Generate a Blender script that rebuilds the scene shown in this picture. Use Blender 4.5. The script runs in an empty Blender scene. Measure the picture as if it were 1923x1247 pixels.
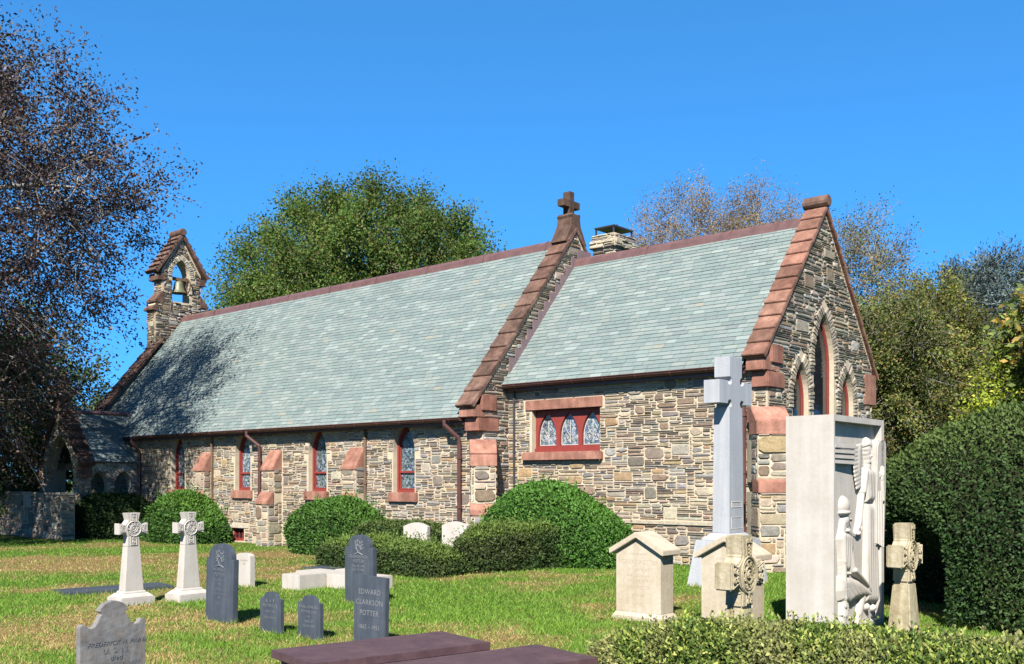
import bpy, bmesh, math, random
import numpy as np
from mathutils import Vector, Matrix
from mathutils.geometry import tessellate_polygon
from mathutils.bvhtree import BVHTree

random.seed(7); RNG = np.random.default_rng(7)
R = math.radians
SC = bpy.context.scene
COL = SC.collection

# ------------------------------------------------------------------ camera
cam_d = bpy.data.cameras.new('camera'); cam = bpy.data.objects.new('camera', cam_d); COL.objects.link(cam)
cam.location = (0, 0, 2.0); cam.rotation_euler = (R(90), 0, 0)
cam_d.sensor_width = 36; cam_d.lens = 34.46; cam_d.shift_y = 0.1443
cam_d.clip_start = 0.1; cam_d.clip_end = 3000
SC.camera = cam

# ------------------------------------------------------------------ sun direction (south of the church, turned 33 degrees to its east)
CH_ANG = math.atan2(-.6555, .7552)
EX = np.array((.7552, -.6555)); NY = np.array((.6555, .7552))
AZ, EL = R(30), R(42)
s2 = -NY * math.cos(AZ) + EX * math.sin(AZ)
SUN = Vector((s2[0] * math.cos(EL), s2[1] * math.cos(EL), math.sin(EL)))
# ------------------------------------------------------------------ world
W = bpy.data.worlds.new('World'); SC.world = W; W.use_nodes = True
nt = W.node_tree; bg = nt.nodes['Background']
sky = nt.nodes.new('ShaderNodeTexSky'); sky.sky_type = 'NISHITA'; sky.sun_disc = False
sky.sun_elevation = EL; sky.sun_rotation = math.atan2(SUN.x, SUN.y)
sky.altitude = 10000; sky.air_density = 2.0; sky.dust_density = 0.0; sky.ozone_density = 10.0
gm = nt.nodes.new('ShaderNodeGamma'); gm.inputs[1].default_value = .45          # a deep, even autumn blue
ti = nt.nodes.new('ShaderNodeMix'); ti.data_type = 'RGBA'; ti.blend_type = 'MULTIPLY'; ti.inputs[0].default_value = 1; ti.inputs[7].default_value = (.26, .855, 1.39, 1)
nt.links.new(sky.outputs[0], gm.inputs[0]); nt.links.new(gm.outputs[0], ti.inputs[6]); tcw = nt.nodes.new('ShaderNodeTexCoord'); sx = nt.nodes.new('ShaderNodeSeparateXYZ'); zr = nt.nodes.new('ShaderNodeValToRGB'); z2 = nt.nodes.new('ShaderNodeMix'); z2.data_type = 'RGBA'; z2.blend_type = 'MULTIPLY'; z2.inputs[0].default_value = 1
for p_, v_ in ((0, 1.0), (.18, 1.0), (.45, .86), (1, .24)):                      # the clear sky is darkest overhead
    e_ = zr.color_ramp.elements[0] if p_ == 0 else (zr.color_ramp.elements[-1] if p_ == 1 else zr.color_ramp.elements.new(p_)); e_.color = (v_, v_, v_, 1)
nt.links.new(tcw.outputs['Generated'], sx.inputs[0]); nt.links.new(sx.outputs[2], zr.inputs[0]); nt.links.new(ti.outputs[2], z2.inputs[6]); nt.links.new(zr.outputs[0], z2.inputs[7]); nt.links.new(z2.outputs[2], bg.inputs[0]); bg.inputs[1].default_value = 0.15
sd = bpy.data.lights.new('sun', 'SUN'); so = bpy.data.objects.new('sun', sd); COL.objects.link(so)
sd.energy = 5.0; sd.angle = R(.53); sd.color = (1, .95, .87)
so.rotation_euler = SUN.to_track_quat('Z', 'Y').to_euler()
SC.view_settings.view_transform = 'Standard'; SC.view_settings.look = 'None'
SC.view_settings.exposure = 1.55; SC.view_settings.gamma = 1

# ------------------------------------------------------------------ helpers
class MB:
    def __init__(s): s.v = []; s.f = []; s.c = []; s.m = []
    def add(s, vs, fs, col=(1, 1, 1), mi=0):
        b = len(s.v); s.v += [tuple(p) for p in vs]; s.c += [tuple(col[:3]) + (1.0,)] * len(vs)
        s.f += [tuple(b + i for i in f) for f in fs]; s.m += [mi] * len(fs)
    def box(s, x0, x1, y0, y1, z0, z1, col=(1, 1, 1), mi=0, taper=None):
        t = taper or (0, 0)
        vs = [(x0, y0, z0), (x1, y0, z0), (x1, y1, z0), (x0, y1, z0),
              (x0 + t[0], y0 + t[1], z1), (x1 - t[0], y0 + t[1], z1), (x1 - t[0], y1 - t[1], z1), (x0 + t[0], y1 - t[1], z1)]
        s.add(vs, [(0, 3, 2, 1), (4, 5, 6, 7), (0, 1, 5, 4), (1, 2, 6, 5), (2, 3, 7, 6), (3, 0, 4, 7)], col, mi)
    def prism(s, poly, F, d0, d1, col=(1, 1, 1), mi=0, back=True):
        n = len(poly)
        vs = [F(a, z, d1) for a, z in poly] + [F(a, z, d0) for a, z in poly]
        tris = tessellate_polygon([[Vector((a, z, 0)) for a, z in poly]])
        fs = []
        area = sum(poly[i][0] * poly[(i + 1) % n][1] - poly[(i + 1) % n][0] * poly[i][1] for i in range(n))
        for t in tris:
            A, B, C = [poly[i] for i in t]
            ar = (B[0] - A[0]) * (C[1] - A[1]) - (C[0] - A[0]) * (B[1] - A[1])
            if ar * area < 0: t = t[::-1]
            fs.append(tuple(t))
            if back: fs.append(tuple(n + i for i in t[::-1]))
        for i in range(n):
            j = (i + 1) % n; fs.append((i, n + i, n + j, j))
        s.add(vs, fs, col, mi)
    def tube(s, pts, rad, seg=6, col=(1, 1, 1), cap=True, mi=0):
        pts = [Vector(p) for p in pts]; n = len(pts)
        if not hasattr(rad, '__len__'): rad = [rad] * n
        vs = []; up = None
        for i, p in enumerate(pts):
            t = (pts[min(i + 1, n - 1)] - pts[max(i - 1, 0)])
            t = t.normalized() if t.length > 1e-9 else Vector((0, 0, 1))
            if up is None: up = Vector((0, 0, 1)) if abs(t.z) < .9 else Vector((1, 0, 0))
            a = t.cross(up).normalized(); b = a.cross(t).normalized(); up = b
            for k in range(seg):
                w = 2 * math.pi * k / seg
                vs.append(p + a * math.cos(w) * rad[i] + b * math.sin(w) * rad[i])
        fs = []
        for i in range(n - 1):
            for k in range(seg):
                k2 = (k + 1) % seg
                fs.append((i * seg + k, i * seg + k2, (i + 1) * seg + k2, (i + 1) * seg + k))
        if cap:
            fs.append(tuple(range(seg))[::-1]); fs.append(tuple((n - 1) * seg + k for k in range(seg)))
        s.add(vs, fs, col, mi)
    def lathe(s, prof, c=(0, 0, 0), seg=20, col=(1, 1, 1)):
        vs = []; n = len(prof)
        for r, z in prof:
            for k in range(seg):
                w = 2 * math.pi * k / seg; vs.append((c[0] + r * math.cos(w), c[1] + r * math.sin(w), c[2] + z))
        fs = []
        for i in range(n - 1):
            for k in range(seg):
                k2 = (k + 1) % seg; fs.append((i * seg + k, i * seg + k2, (i + 1) * seg + k2, (i + 1) * seg + k))
        s.add(vs, fs, col)
    def ring(s, outer, inner, F, d0, d1, col=(1, 1, 1), closed=True):
        n = len(outer)
        vs = [F(*p, d1) for p in outer] + [F(*p, d1) for p in inner] + [F(*p, d0) for p in outer] + [F(*p, d0) for p in inner]
        fs = []
        for i in range(n if closed else n - 1):
            j = (i + 1) % n
            fs += [(i, j, n + j, n + i), (n + i, n + j, 3 * n + j, 3 * n + i), (2 * n + i, 2 * n + j, j, i), (3*n+i, 3*n+j, 2*n+j, 2*n+i)]
        s.add(vs, fs, col)
    def build(s, name, mat, parent=None, smooth=False, bevel=0, recalc=True):
        me = bpy.data.meshes.new(name)
        me.from_pydata(s.v, [], s.f)
        ca = me.color_attributes.new('col', 'FLOAT_COLOR', 'POINT')
        ca.data.foreach_set('color', np.array(s.c, dtype=np.float32).ravel())
        for m in (mat if isinstance(mat, (list, tuple)) else [mat]): me.materials.append(m)
        if any(s.m): me.polygons.foreach_set('material_index', s.m)
        if recalc or bevel:
            bm = bmesh.new(); bm.from_mesh(me)
            if bevel: bmesh.ops.remove_doubles(bm, verts=bm.verts, dist=1e-5)
            bmesh.ops.recalc_face_normals(bm, faces=bm.faces)
            if bevel:
                es = [e for e in bm.edges if len(e.link_faces) == 2 and e.calc_face_angle(0) > .5]
                bmesh.ops.bevel(bm, geom=es, offset=bevel, segments=2, affect='EDGES', clamp_overlap=True)
            bm.to_mesh(me); bm.free()
        if smooth: me.polygons.foreach_set('use_smooth', [True] * len(me.polygons))
        o = bpy.data.objects.new(name, me); COL.objects.link(o)
        if parent: o.parent = parent
        return o

def empty(name, loc, rz=0):
    o = bpy.data.objects.new(name, None); COL.objects.link(o); o.location = loc; o.rotation_euler = (0, 0, rz); o.empty_display_size = .2
    return o
def tag(o, label=None, cat=None, group=None, kind=None):
    if label: o['label'] = label
    if cat: o['category'] = cat
    if group: o['group'] = group
    if kind: o['kind'] = kind
    return o

def mesh_np(name, V, Fq, Cc, m, parent=None):
    """V (n,3) vertices, Fq (k,s) faces, Cc (n,3) colours"""
    me = bpy.data.meshes.new(name); n = len(V); k, s_ = Fq.shape
    me.vertices.add(n); me.vertices.foreach_set('co', np.ascontiguousarray(V, dtype=np.float32).ravel())
    me.loops.add(k * s_); me.loops.foreach_set('vertex_index', np.ascontiguousarray(Fq, dtype=np.int32).ravel())
    me.polygons.add(k); me.polygons.foreach_set('loop_start', np.arange(0, k * s_, s_, dtype=np.int32))
    try: me.polygons.foreach_set('loop_total', np.full(k, s_, dtype=np.int32))
    except Exception: pass
    me.update(calc_edges=True)
    ca = me.color_attributes.new('col', 'FLOAT_COLOR', 'POINT'); ca.data.foreach_set('color', np.concatenate([Cc, np.ones((n, 1))], 1).astype(np.float32).ravel())
    me.materials.append(m); o = bpy.data.objects.new(name, me); COL.objects.link(o)
    if parent: o.parent = parent
    return o
# value noise in numpy
def vnoise(x, y, seed=0):
    xi = np.floor(x).astype(np.int64); yi = np.floor(y).astype(np.int64); xf = x - xi; yf = y - yi
    def h(a, b):
        n = (a * 374761393 + b * 668265263 + seed * 974711) & 0x7fffffff
        n = ((n ^ (n >> 13)) * 1274126177) & 0x7fffffff
        return ((n ^ (n >> 16)) & 0xffff) / 65535.
    u = xf * xf * (3 - 2 * xf); v = yf * yf * (3 - 2 * yf)
    return (h(xi, yi) * (1 - u) + h(xi + 1, yi) * u) * (1 - v) + (h(xi, yi + 1) * (1 - u) + h(xi + 1, yi + 1) * u) * v
def fbm(x, y, seed=0, o=3):
    t = 0; a = .5; s = 0
    for k in range(o): t = t + a * vnoise(x * 2 ** k, y * 2 ** k, seed + k); s += a; a *= .5
    return t / s
OX, OY = -.7207, 24.2922            # foot of the nave's south-east corner
def sstep(t): t = np.clip(t, 0, 1); return t * t * (3 - 2 * t)
def gz(X, Y):
    X = np.asarray(X, float); Y = np.asarray(Y, float)
    lx = (X - OX) * EX[0] + (Y - OY) * EX[1]; ly = (X - OX) * NY[0] + (Y - OY) * NY[1]
    z = .12 * sstep((lx + 1) / 5) * sstep((ly + 7) / 5)
    far = sstep((np.hypot(X, Y) - 60) / 200)
    return z * (1 - far) + .05 * (fbm(X * .35, Y * .35, 3) - .5) * (1 - far)
def gzf(x, y): return float(gz(x, y))

# ------------------------------------------------------------------ materials
ALB = .84                                                           # one calibration factor on every base colour
def mat(name, col, rough=.8, spec=.3, attr=False, noise=None, bump=None, metal=0, noise2=None, streak=None):
    """col * attribute colour, mottled by noise = (scale, darker colour factor, amount), bump = (scale, strength)"""
    m = bpy.data.materials.new(name); m.use_nodes = True; t = m.node_tree; N = t.nodes; L = t.links
    p = N['Principled BSDF']; p.inputs['Roughness'].default_value = rough
    p.inputs['Specular IOR Level'].default_value = spec; p.inputs['Metallic'].default_value = metal
    tc = N.new('ShaderNodeTexCoord')
    rgb = N.new('ShaderNodeRGB'); rgb.outputs[0].default_value = (*[q * ALB for q in col], 1); cur = rgb.outputs[0]
    def mul(a, b, fac=1.0, bt='MULTIPLY'):
        x = N.new('ShaderNodeMix'); x.data_type = 'RGBA'; x.blend_type = bt; x.inputs[0].default_value = fac
        L.new(a, x.inputs[6]); L.new(b, x.inputs[7]); return x
    if attr:
        at = N.new('ShaderNodeAttribute'); at.attribute_name = 'col'; cur = mul(cur, at.outputs['Color']).outputs[2]
    for nz in (noise, noise2):
        if nz:
            n = N.new('ShaderNodeTexNoise'); n.inputs['Scale'].default_value = nz[0]; n.inputs['Detail'].default_value = 6; n.inputs['Roughness'].default_value = .65
            L.new(tc.outputs['Object'], n.inputs['Vector'])
            cr = N.new('ShaderNodeValToRGB'); cr.color_ramp.elements[0].position = .35; cr.color_ramp.elements[1].position = .65
            cr.color_ramp.elements[0].color = (*nz[1], 1); cr.color_ramp.elements[1].color = (1, 1, 1, 1)
            L.new(n.outputs[0], cr.inputs[0]); cur = mul(cur, cr.outputs[0], nz[2]).outputs[2]
    if streak:                                                      # rain streaks: noise drawn out downwards
        mp = N.new('ShaderNodeMapping'); mp.inputs['Scale'].default_value = (streak[0], streak[0], streak[0] * .07); L.new(tc.outputs['Object'], mp.inputs['Vector'])
        n = N.new('ShaderNodeTexNoise'); n.inputs['Scale'].default_value = 1; n.inputs['Detail'].default_value = 5; L.new(mp.outputs[0], n.inputs['Vector'])
        cr = N.new('ShaderNodeValToRGB'); cr.color_ramp.elements[0].position = .42; cr.color_ramp.elements[1].position = .62
        cr.color_ramp.elements[0].color = (*streak[1], 1); cr.color_ramp.elements[1].color = (1, 1, 1, 1); L.new(n.outputs[0], cr.inputs[0]); cur = mul(cur, cr.outputs[0], streak[2]).outputs[2]
    L.new(cur, p.inputs['Base Color'])
    if bump:
        n = N.new('ShaderNodeTexNoise'); n.inputs['Scale'].default_value = bump[0]; n.inputs['Detail'].default_value = 8
        L.new(tc.outputs['Object'], n.inputs['Vector'])
        b = N.new('ShaderNodeBump'); b.inputs['Strength'].default_value = bump[1]; b.inputs['Distance'].default_value = .02
        L.new(n.outputs[0], b.inputs['Height']); L.new(b.outputs[0], p.inputs['Normal'])
    return m
def leafmat(name, rough=.5, trans=.25, spec=.3, tint=(1, 1, 1)):
    m = bpy.data.materials.new(name); m.use_nodes = True; t = m.node_tree; N = t.nodes; L = t.links
    p = N['Principled BSDF']; p.inputs['Roughness'].default_value = rough; p.inputs['Specular IOR Level'].default_value = spec
    at = N.new('ShaderNodeAttribute'); at.attribute_name = 'col'; L.new(at.outputs['Color'], p.inputs['Base Color'])
    tr = N.new('ShaderNodeBsdfTranslucent'); mx = N.new('ShaderNodeMix'); mx.data_type = 'RGBA'; mx.blend_type = 'MULTIPLY'
    mx.inputs[0].default_value = 1; L.new(at.outputs['Color'], mx.inputs[6]); mx.inputs[7].default_value = (1.6 * tint[0], 1.7 * tint[1], .8 * tint[2], 1)
    L.new(mx.outputs[2], tr.inputs['Color'])
    ms = N.new('ShaderNodeMixShader'); ms.inputs[0].default_value = trans
    L.new(p.outputs[0], ms.inputs[1]); L.new(tr.outputs[0], ms.inputs[2]); L.new(ms.outputs[0], N['Material Output'].inputs[0])
    return m
def glassmat(name, cols, scale=18, rough=.15):
    """leaded stained glass: small Voronoi quarries with dark lead lines between"""
    m = bpy.data.materials.new(name); m.use_nodes = True; t = m.node_tree; N = t.nodes; L = t.links
    p = N['Principled BSDF']; p.inputs['Roughness'].default_value = rough; p.inputs['Specular IOR Level'].default_value = .6
    tc = N.new('ShaderNodeTexCoord'); v = N.new('ShaderNodeTexVoronoi'); v.inputs['Scale'].default_value = scale
    L.new(tc.outputs['Object'], v.inputs['Vector'])
    sp = N.new('ShaderNodeSeparateColor'); L.new(v.outputs['Color'], sp.inputs[0])
    cr = N.new('ShaderNodeValToRGB'); cr.color_ramp.interpolation = 'CONSTANT'
    e = cr.color_ramp.elements
    while len(e) < len(cols): e.new(.5)
    for i, c in enumerate(cols): e[i].position = i / len(cols); e[i].color = (*c, 1)
    L.new(sp.outputs[0], cr.inputs[0])
    v2 = N.new('ShaderNodeTexVoronoi'); v2.feature = 'DISTANCE_TO_EDGE'; v2.inputs['Scale'].default_value = scale; L.new(tc.outputs['Object'], v2.inputs['Vector'])
    c2 = N.new('ShaderNodeValToRGB'); c2.color_ramp.elements[0].position = .03; c2.color_ramp.elements[1].position = .07
    c2.color_ramp.elements[0].color = (.03, .03, .035, 1); L.new(v2.outputs[0], c2.inputs[0])
    mx = N.new('ShaderNodeMix'); mx.data_type = 'RGBA'; mx.blend_type = 'MULTIPLY'; mx.inputs[0].default_value = 1
    L.new(cr.outputs[0], mx.inputs[6]); L.new(c2.outputs[0], mx.inputs[7]); L.new(mx.outputs[2], p.inputs['Base Color'])
    return m

M = {}
M['mortar'] = mat('buff mortar', (.445, .375, .275), .95, .1, noise=(3, (.75, .72, .7), .7), bump=(30, .3))
M['stone'] = mat('rubble stone', (1, 1, 1), .85, .2, attr=True, noise=(9, (.62, .6, .58), .8), noise2=(40, (.75, .75, .75), .6), bump=(28, .55))
M['sandstone'] = mat('red sandstone', (.36, .185, .135), .85, .2, attr=True, noise=(2.2, (.50, .46, .46), .9), noise2=(18, (.8, .76, .75), .7), bump=(22, .35), streak=(6, (.7, .66, .64), .7))
M['coping'] = mat('weathered brown sandstone', (.19, .115, .088), .88, .2, attr=True, noise=(3.1, (.45, .42, .42), .9), noise2=(13, (.7, .68, .66), .8), bump=(16, .45), streak=(5, (.6, .58, .56), .7))
M['copingred'] = mat('brown sandstone coping', (.29, .155, .112), .88, .2, attr=True, noise=(3.1, (.5, .47, .46), .85), noise2=(13, (.74, .71, .7), .8), bump=(16, .45), streak=(5, (.66, .63, .62), .7))
M['slate'] = mat('green grey roof slate', (.65, .635, .615), .62, .3, attr=True, noise=(1.1, (.86, .88, .88), .8), noise2=(25, (.88, .88, .88), .6))
M['copper'] = mat('brown copper gutter', (.085, .035, .03), .4, .5, noise=(5, (.6, .6, .65), .8))
M['ridge'] = mat('copper ridge cap', (.13, .07, .065), .45, .5, noise=(4, (.6, .55, .55), .8))
M['flash'] = mat('purple lead flashing', (.17, .12, .13), .55, .4, noise=(6, (.75, .7, .7), .8))
M['redpaint'] = mat('brick red painted wood', (.205, .034, .026), .55, .35, noise=(7, (.75, .7, .7), .7))
M['limerev'] = mat('pale limestone reveal', (.42, .36, .27), .85, .2, noise=(5, (.78, .76, .72), .8), bump=(30, .2))
M['glass'] = glassmat('leaded glass', [(.05, .07, .09), (.16, .21, .26), (.08, .12, .12), (.13, .155, .165), (.04, .04, .05), (.10, .12, .10)], 17)
M['glassblue'] = glassmat('pale leaded glass', [(.13, .17, .21), (.06, .075, .09), (.20, .24, .29), (.09, .12, .10), (.08, .10, .16), (.24, .26, .26)], 17)
M['glassdark'] = mat('dark window glass', (.012, .012, .016), .06, .7)
M['granite'] = mat('grey granite', (.36, .37, .385), .6, .35, noise=(70, (.72, .72, .74), .8), noise2=(3, (.9, .9, .9), .7), streak=(8, (.84, .84, .85), .7))
M['white'] = mat('white marble', (.405, .378, .35), .7, .3, noise=(3, (.87, .85, .81), .8), noise2=(22, (.94, .93, .91), .7), bump=(25, .08), streak=(9, (.82, .80, .76), .4))
M['cream'] = mat('cream limestone', (.43, .38, .31), .85, .2, noise=(2.5, (.82, .78, .7), .8), noise2=(20, (.9, .88, .84), .7), bump=(30, .15), streak=(10, (.84, .80, .74), .5))
M['tan'] = mat('lichened tan limestone', (.41, .36, .265), .9, .15, noise=(4, (.62, .6, .5), .85), noise2=(17, (.78, .75, .7), .7), bump=(24, .4), streak=(10, (.66, .63, .55), .7))
M['slab'] = mat('dark slate headstone', (.060, .070, .086), .55, .4, noise=(4, (.72, .74, .78), .8), noise2=(2, (.8, .8, .8), .6), bump=(40, .1), streak=(14, (.72, .74, .78), .8))
M['oldslate'] = mat('stained old slate', (.20, .20, .20), .7, .3, noise=(5, (.5, .52, .56), .9), noise2=(9, (.95, .78, .66), .8), bump=(18, .3))
M['letter'] = mat('worn pale lettering', (.115, .125, .145), .8, .2)
M['letterlight'] = mat('pale cut lettering', (.15, .155, .165), .8, .2)
M['cut'] = mat('shallow incised lettering', (.35, .285, .215), .9, .1)
M['maroon'] = mat('maroon painted table tomb', (.100, .056, .060), .6, .3, noise=(3, (.58, .58, .6), .9), noise2=(14, (.74, .74, .78), .8), bump=(20, .15))
M['darkmetal'] = mat('dark metal', (.03, .03, .035), .45, .5)
M['bronze'] = mat('green bronze', (.13, .13, .075), .45, .5, noise=(8, (.6, .62, .5), .8))
M['wood'] = mat('brown timber', (.14, .09, .055), .8, .2, noise=(6, (.6, .6, .6), .7))
M['bark'] = mat('grey bark', (.17, .15, .13), .9, .1, noise=(7, (.6, .6, .58), .8), bump=(12, .5))
M['palebark'] = mat('pale smooth bark', (.24, .22, .20), .85, .2, noise=(5, (.6, .58, .55), .8))
M['core'] = mat('core with painted shade', (.018, .020, .010), .95, .05)  # solid inner mass of the shrubs, shade put into its near-black colour
M['leaf'] = leafmat('leaves', .6, .3, .15); M['hedge'] = leafmat('clipped hedge leaves', .62, .15, .15); M['needle'] = leafmat('needles', .6, .08, .2)
M['purple'] = leafmat('copper beech leaves', .5, .12, .25, (1.1, .55, .8))
M['grass'] = leafmat('grass blades', .6, .3, .2)
M['ground'] = mat('lawn soil and thatch', (1, 1, 1), .95, .1, attr=True, noise=(14, (.6, .62, .55), .9), noise2=(60, (.65, .65, .6), .8), bump=(40, .5))

# ------------------------------------------------------------------ ground (one sheet to the horizon)
def lawn_dry(X, Y):
    """0 green .. 1 straw"""
    n = fbm(X * .5, Y * .5, 11, 4)
    n2 = fbm(X * 1.7, Y * 1.7, 23, 3)
    band = np.exp(-((Y - (23.5 + .1 * X)) / 3.2) ** 2) * sstep((.0 - X) / 3.5) * .55
    near = sstep((15.5 - Y) / 3.) * sstep((1.2 - X) / 3.) * .40
    right = sstep((X + .2) / 2.5) * .42
    church = sstep((Y - (27.2 - .75 * X)) / 1.5) * .5
    return np.clip((n - .5) * 3.0 + (n2 - .5) * 1.6 + .28 + band + near - right - church, 0, 1)
GREEN = np.array((.085, .17, .020)); GREEN2 = np.array((.155, .24, .035)); STRAW = np.array((.37, .29, .13)); STRAW2 = np.array((.27, .185, .08))
def make_ground():
    a = np.concatenate([[-1500, -600, -250, -120, -70, -45, -32], np.arange(-26, 16.01, .3), [18, 21, 26, 34, 50, 90, 180, 400, 800, 1500]])
    b = np.concatenate([[-300, -80, -25, -8, 0], np.arange(4, 36.01, .3), [38, 41, 46, 54, 68, 95, 150, 300, 700, 1500]])
    X, Y = np.meshgrid(a, b); Z = gz(X, Y)
    n, m = len(a), len(b)
    vs = np.stack([X.ravel(), Y.ravel(), Z.ravel()], 1)
    idx = np.arange(n * m).reshape(m, n)
    fs = np.stack([idx[:-1, :-1].ravel(), idx[:-1, 1:].ravel(), idx[1:, 1:].ravel(), idx[1:, :-1].ravel()], 1)
    me = bpy.data.meshes.new('ground'); me.from_pydata(vs.tolist(), [], fs.tolist())
    d = lawn_dry(X.ravel(), Y.ravel())[:, None]
    c = (GREEN * (1 - d) + STRAW2 * d) * .75
    ca = me.color_attributes.new('col', 'FLOAT_COLOR', 'POINT'); ca.data.foreach_set('color', np.concatenate([c, np.ones((len(c), 1))], 1).astype(np.float32).ravel())
    me.materials.append(M['ground']); me.polygons.foreach_set('use_smooth', [True] * len(me.polygons))
    o = bpy.data.objects.new('ground', me); COL.objects.link(o); tag(o, 'lawn of the churchyard reaching past the church', 'ground', kind='structure')
make_ground()

# ------------------------------------------------------------------ wall panels, rubble masonry
def arch(c, hw, z0, zs, rise, n=8, incl_bottom=True):
    """pointed arch outline, counter-clockwise from bottom left ... : bottom-left, bottom-right, right spring, apex, left spring"""
    Rr = (hw * hw + rise * rise) / (2 * hw)
    pts = [(c - hw, z0), (c + hw, z0)] if incl_bottom else []
    th = math.asin(min(1, rise / Rr))
    if rise > Rr: th = math.pi - th
    for i in range(n + 1): w = th * i / n; pts.append((c + hw - Rr + Rr * math.cos(w), zs + Rr * math.sin(w)))
    for i in range(n - 1, -1, -1): w = th * i / n; pts.append((c - hw + Rr - Rr * math.cos(w), zs + Rr * math.sin(w)))
    return pts
def inpoly(a, z, poly):
    ins = np.zeros(np.shape(a), bool); n = len(poly)
    for i in range(n):
        x0, y0 = poly[i]; x1, y1 = poly[(i + 1) % n]
        if y0 == y1: continue
        c = ((y0 > z) != (y1 > z)) & (a < (x1 - x0) * (z - y0) / (y1 - y0) + x0); ins ^= c
    return ins
def grow(poly, d):
    cx = sum(p[0] for p in poly) / len(poly); cz = sum(p[1] for p in poly) / len(poly)
    hx = max(abs(p[0] - cx) for p in poly); hz = max(abs(p[1] - cz) for p in poly)
    return [(cx + (p[0] - cx) * (1 + d / hx), cz + (p[1] - cz) * (1 + d / hz)) for p in poly]
PAL_S = [(.30, .24, .17), (.37, .30, .215), (.265, .225, .18), (.22, .205, .19), (.315, .27, .21), (.215, .165, .12), (.40, .335, .24),
         (.25, .245, .238), (.32, .225, .13), (.17, .145, .12), (.41, .355, .27), (.265, .19, .145), (.33, .295, .245), (.24, .20, .16), (.28, .25, .21)]
PAL_E = [(.30, .245, .185), (.40, .34, .255), (.345, .305, .25), (.215, .18, .15), (.27, .23, .185), (.42, .37, .30), (.25, .18, .135), (.33, .32, .305), (.175, .15, .13), (.34, .245, .16)]
def panel(mb, F, outer, holes=(), reveal=.25, thick=.4):
    """the mortar body of a wall with openings: front, back side edges and reveals"""
    polys = [[Vector((a, z, 0)) for a, z in outer]] + [[Vector((a, z, 0)) for a, z in h] for h in holes]
    flat = [p for pl in polys for p in pl]
    tris = tessellate_polygon(polys)
    vs = [F(p.x, p.y, 0) for p in flat]; mb.add(vs, [tuple(t) for t in tris])
    n = len(outer)
    mb.add([F(a, z, 0) for a, z in outer] + [F(a, z, -thick) for a, z in outer], [(i, (i + 1) % n, n + (i + 1) % n, n + i) for i in range(n)])
    for h in holes:
        k = len(h); mb.add([F(a, z, 0) for a, z in h] + [F(a, z, -reveal) for a, z in h], [(i, k + i, k + (i + 1) % k, (i + 1) % k) for i in range(k)], mi=1)
def stone(mb, F, poly, h, bev, col, base=-.01):
    n = len(poly); cx = sum(p[0] for p in poly) / n; cz = sum(p[1] for p in poly) / n
    vs = [F(a, z, base) for a, z in poly] + [F(a, z, h * .55) for a, z in poly]
    for a, z in poly:
        dx, dz = cx - a, cz - z; L = math.hypot(dx, dz) + 1e-6; k = min(bev / L, .45)
        vs.append(F(a + dx * k, z + dz * k, h * random.uniform(.8, 1.2)))
    vs.append(F(cx, cz, h * random.uniform(.95, 1.35)))
    fs = []
    for i in range(n):
        j = (i + 1) % n
        fs += [(i, j, n + j, n + i), (n + i, n + j, 2 * n + j, 2 * n + i), (2 * n + i, 2 * n + j, 3 * n)]
    mb.add(vs, fs, col, 2)
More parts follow.
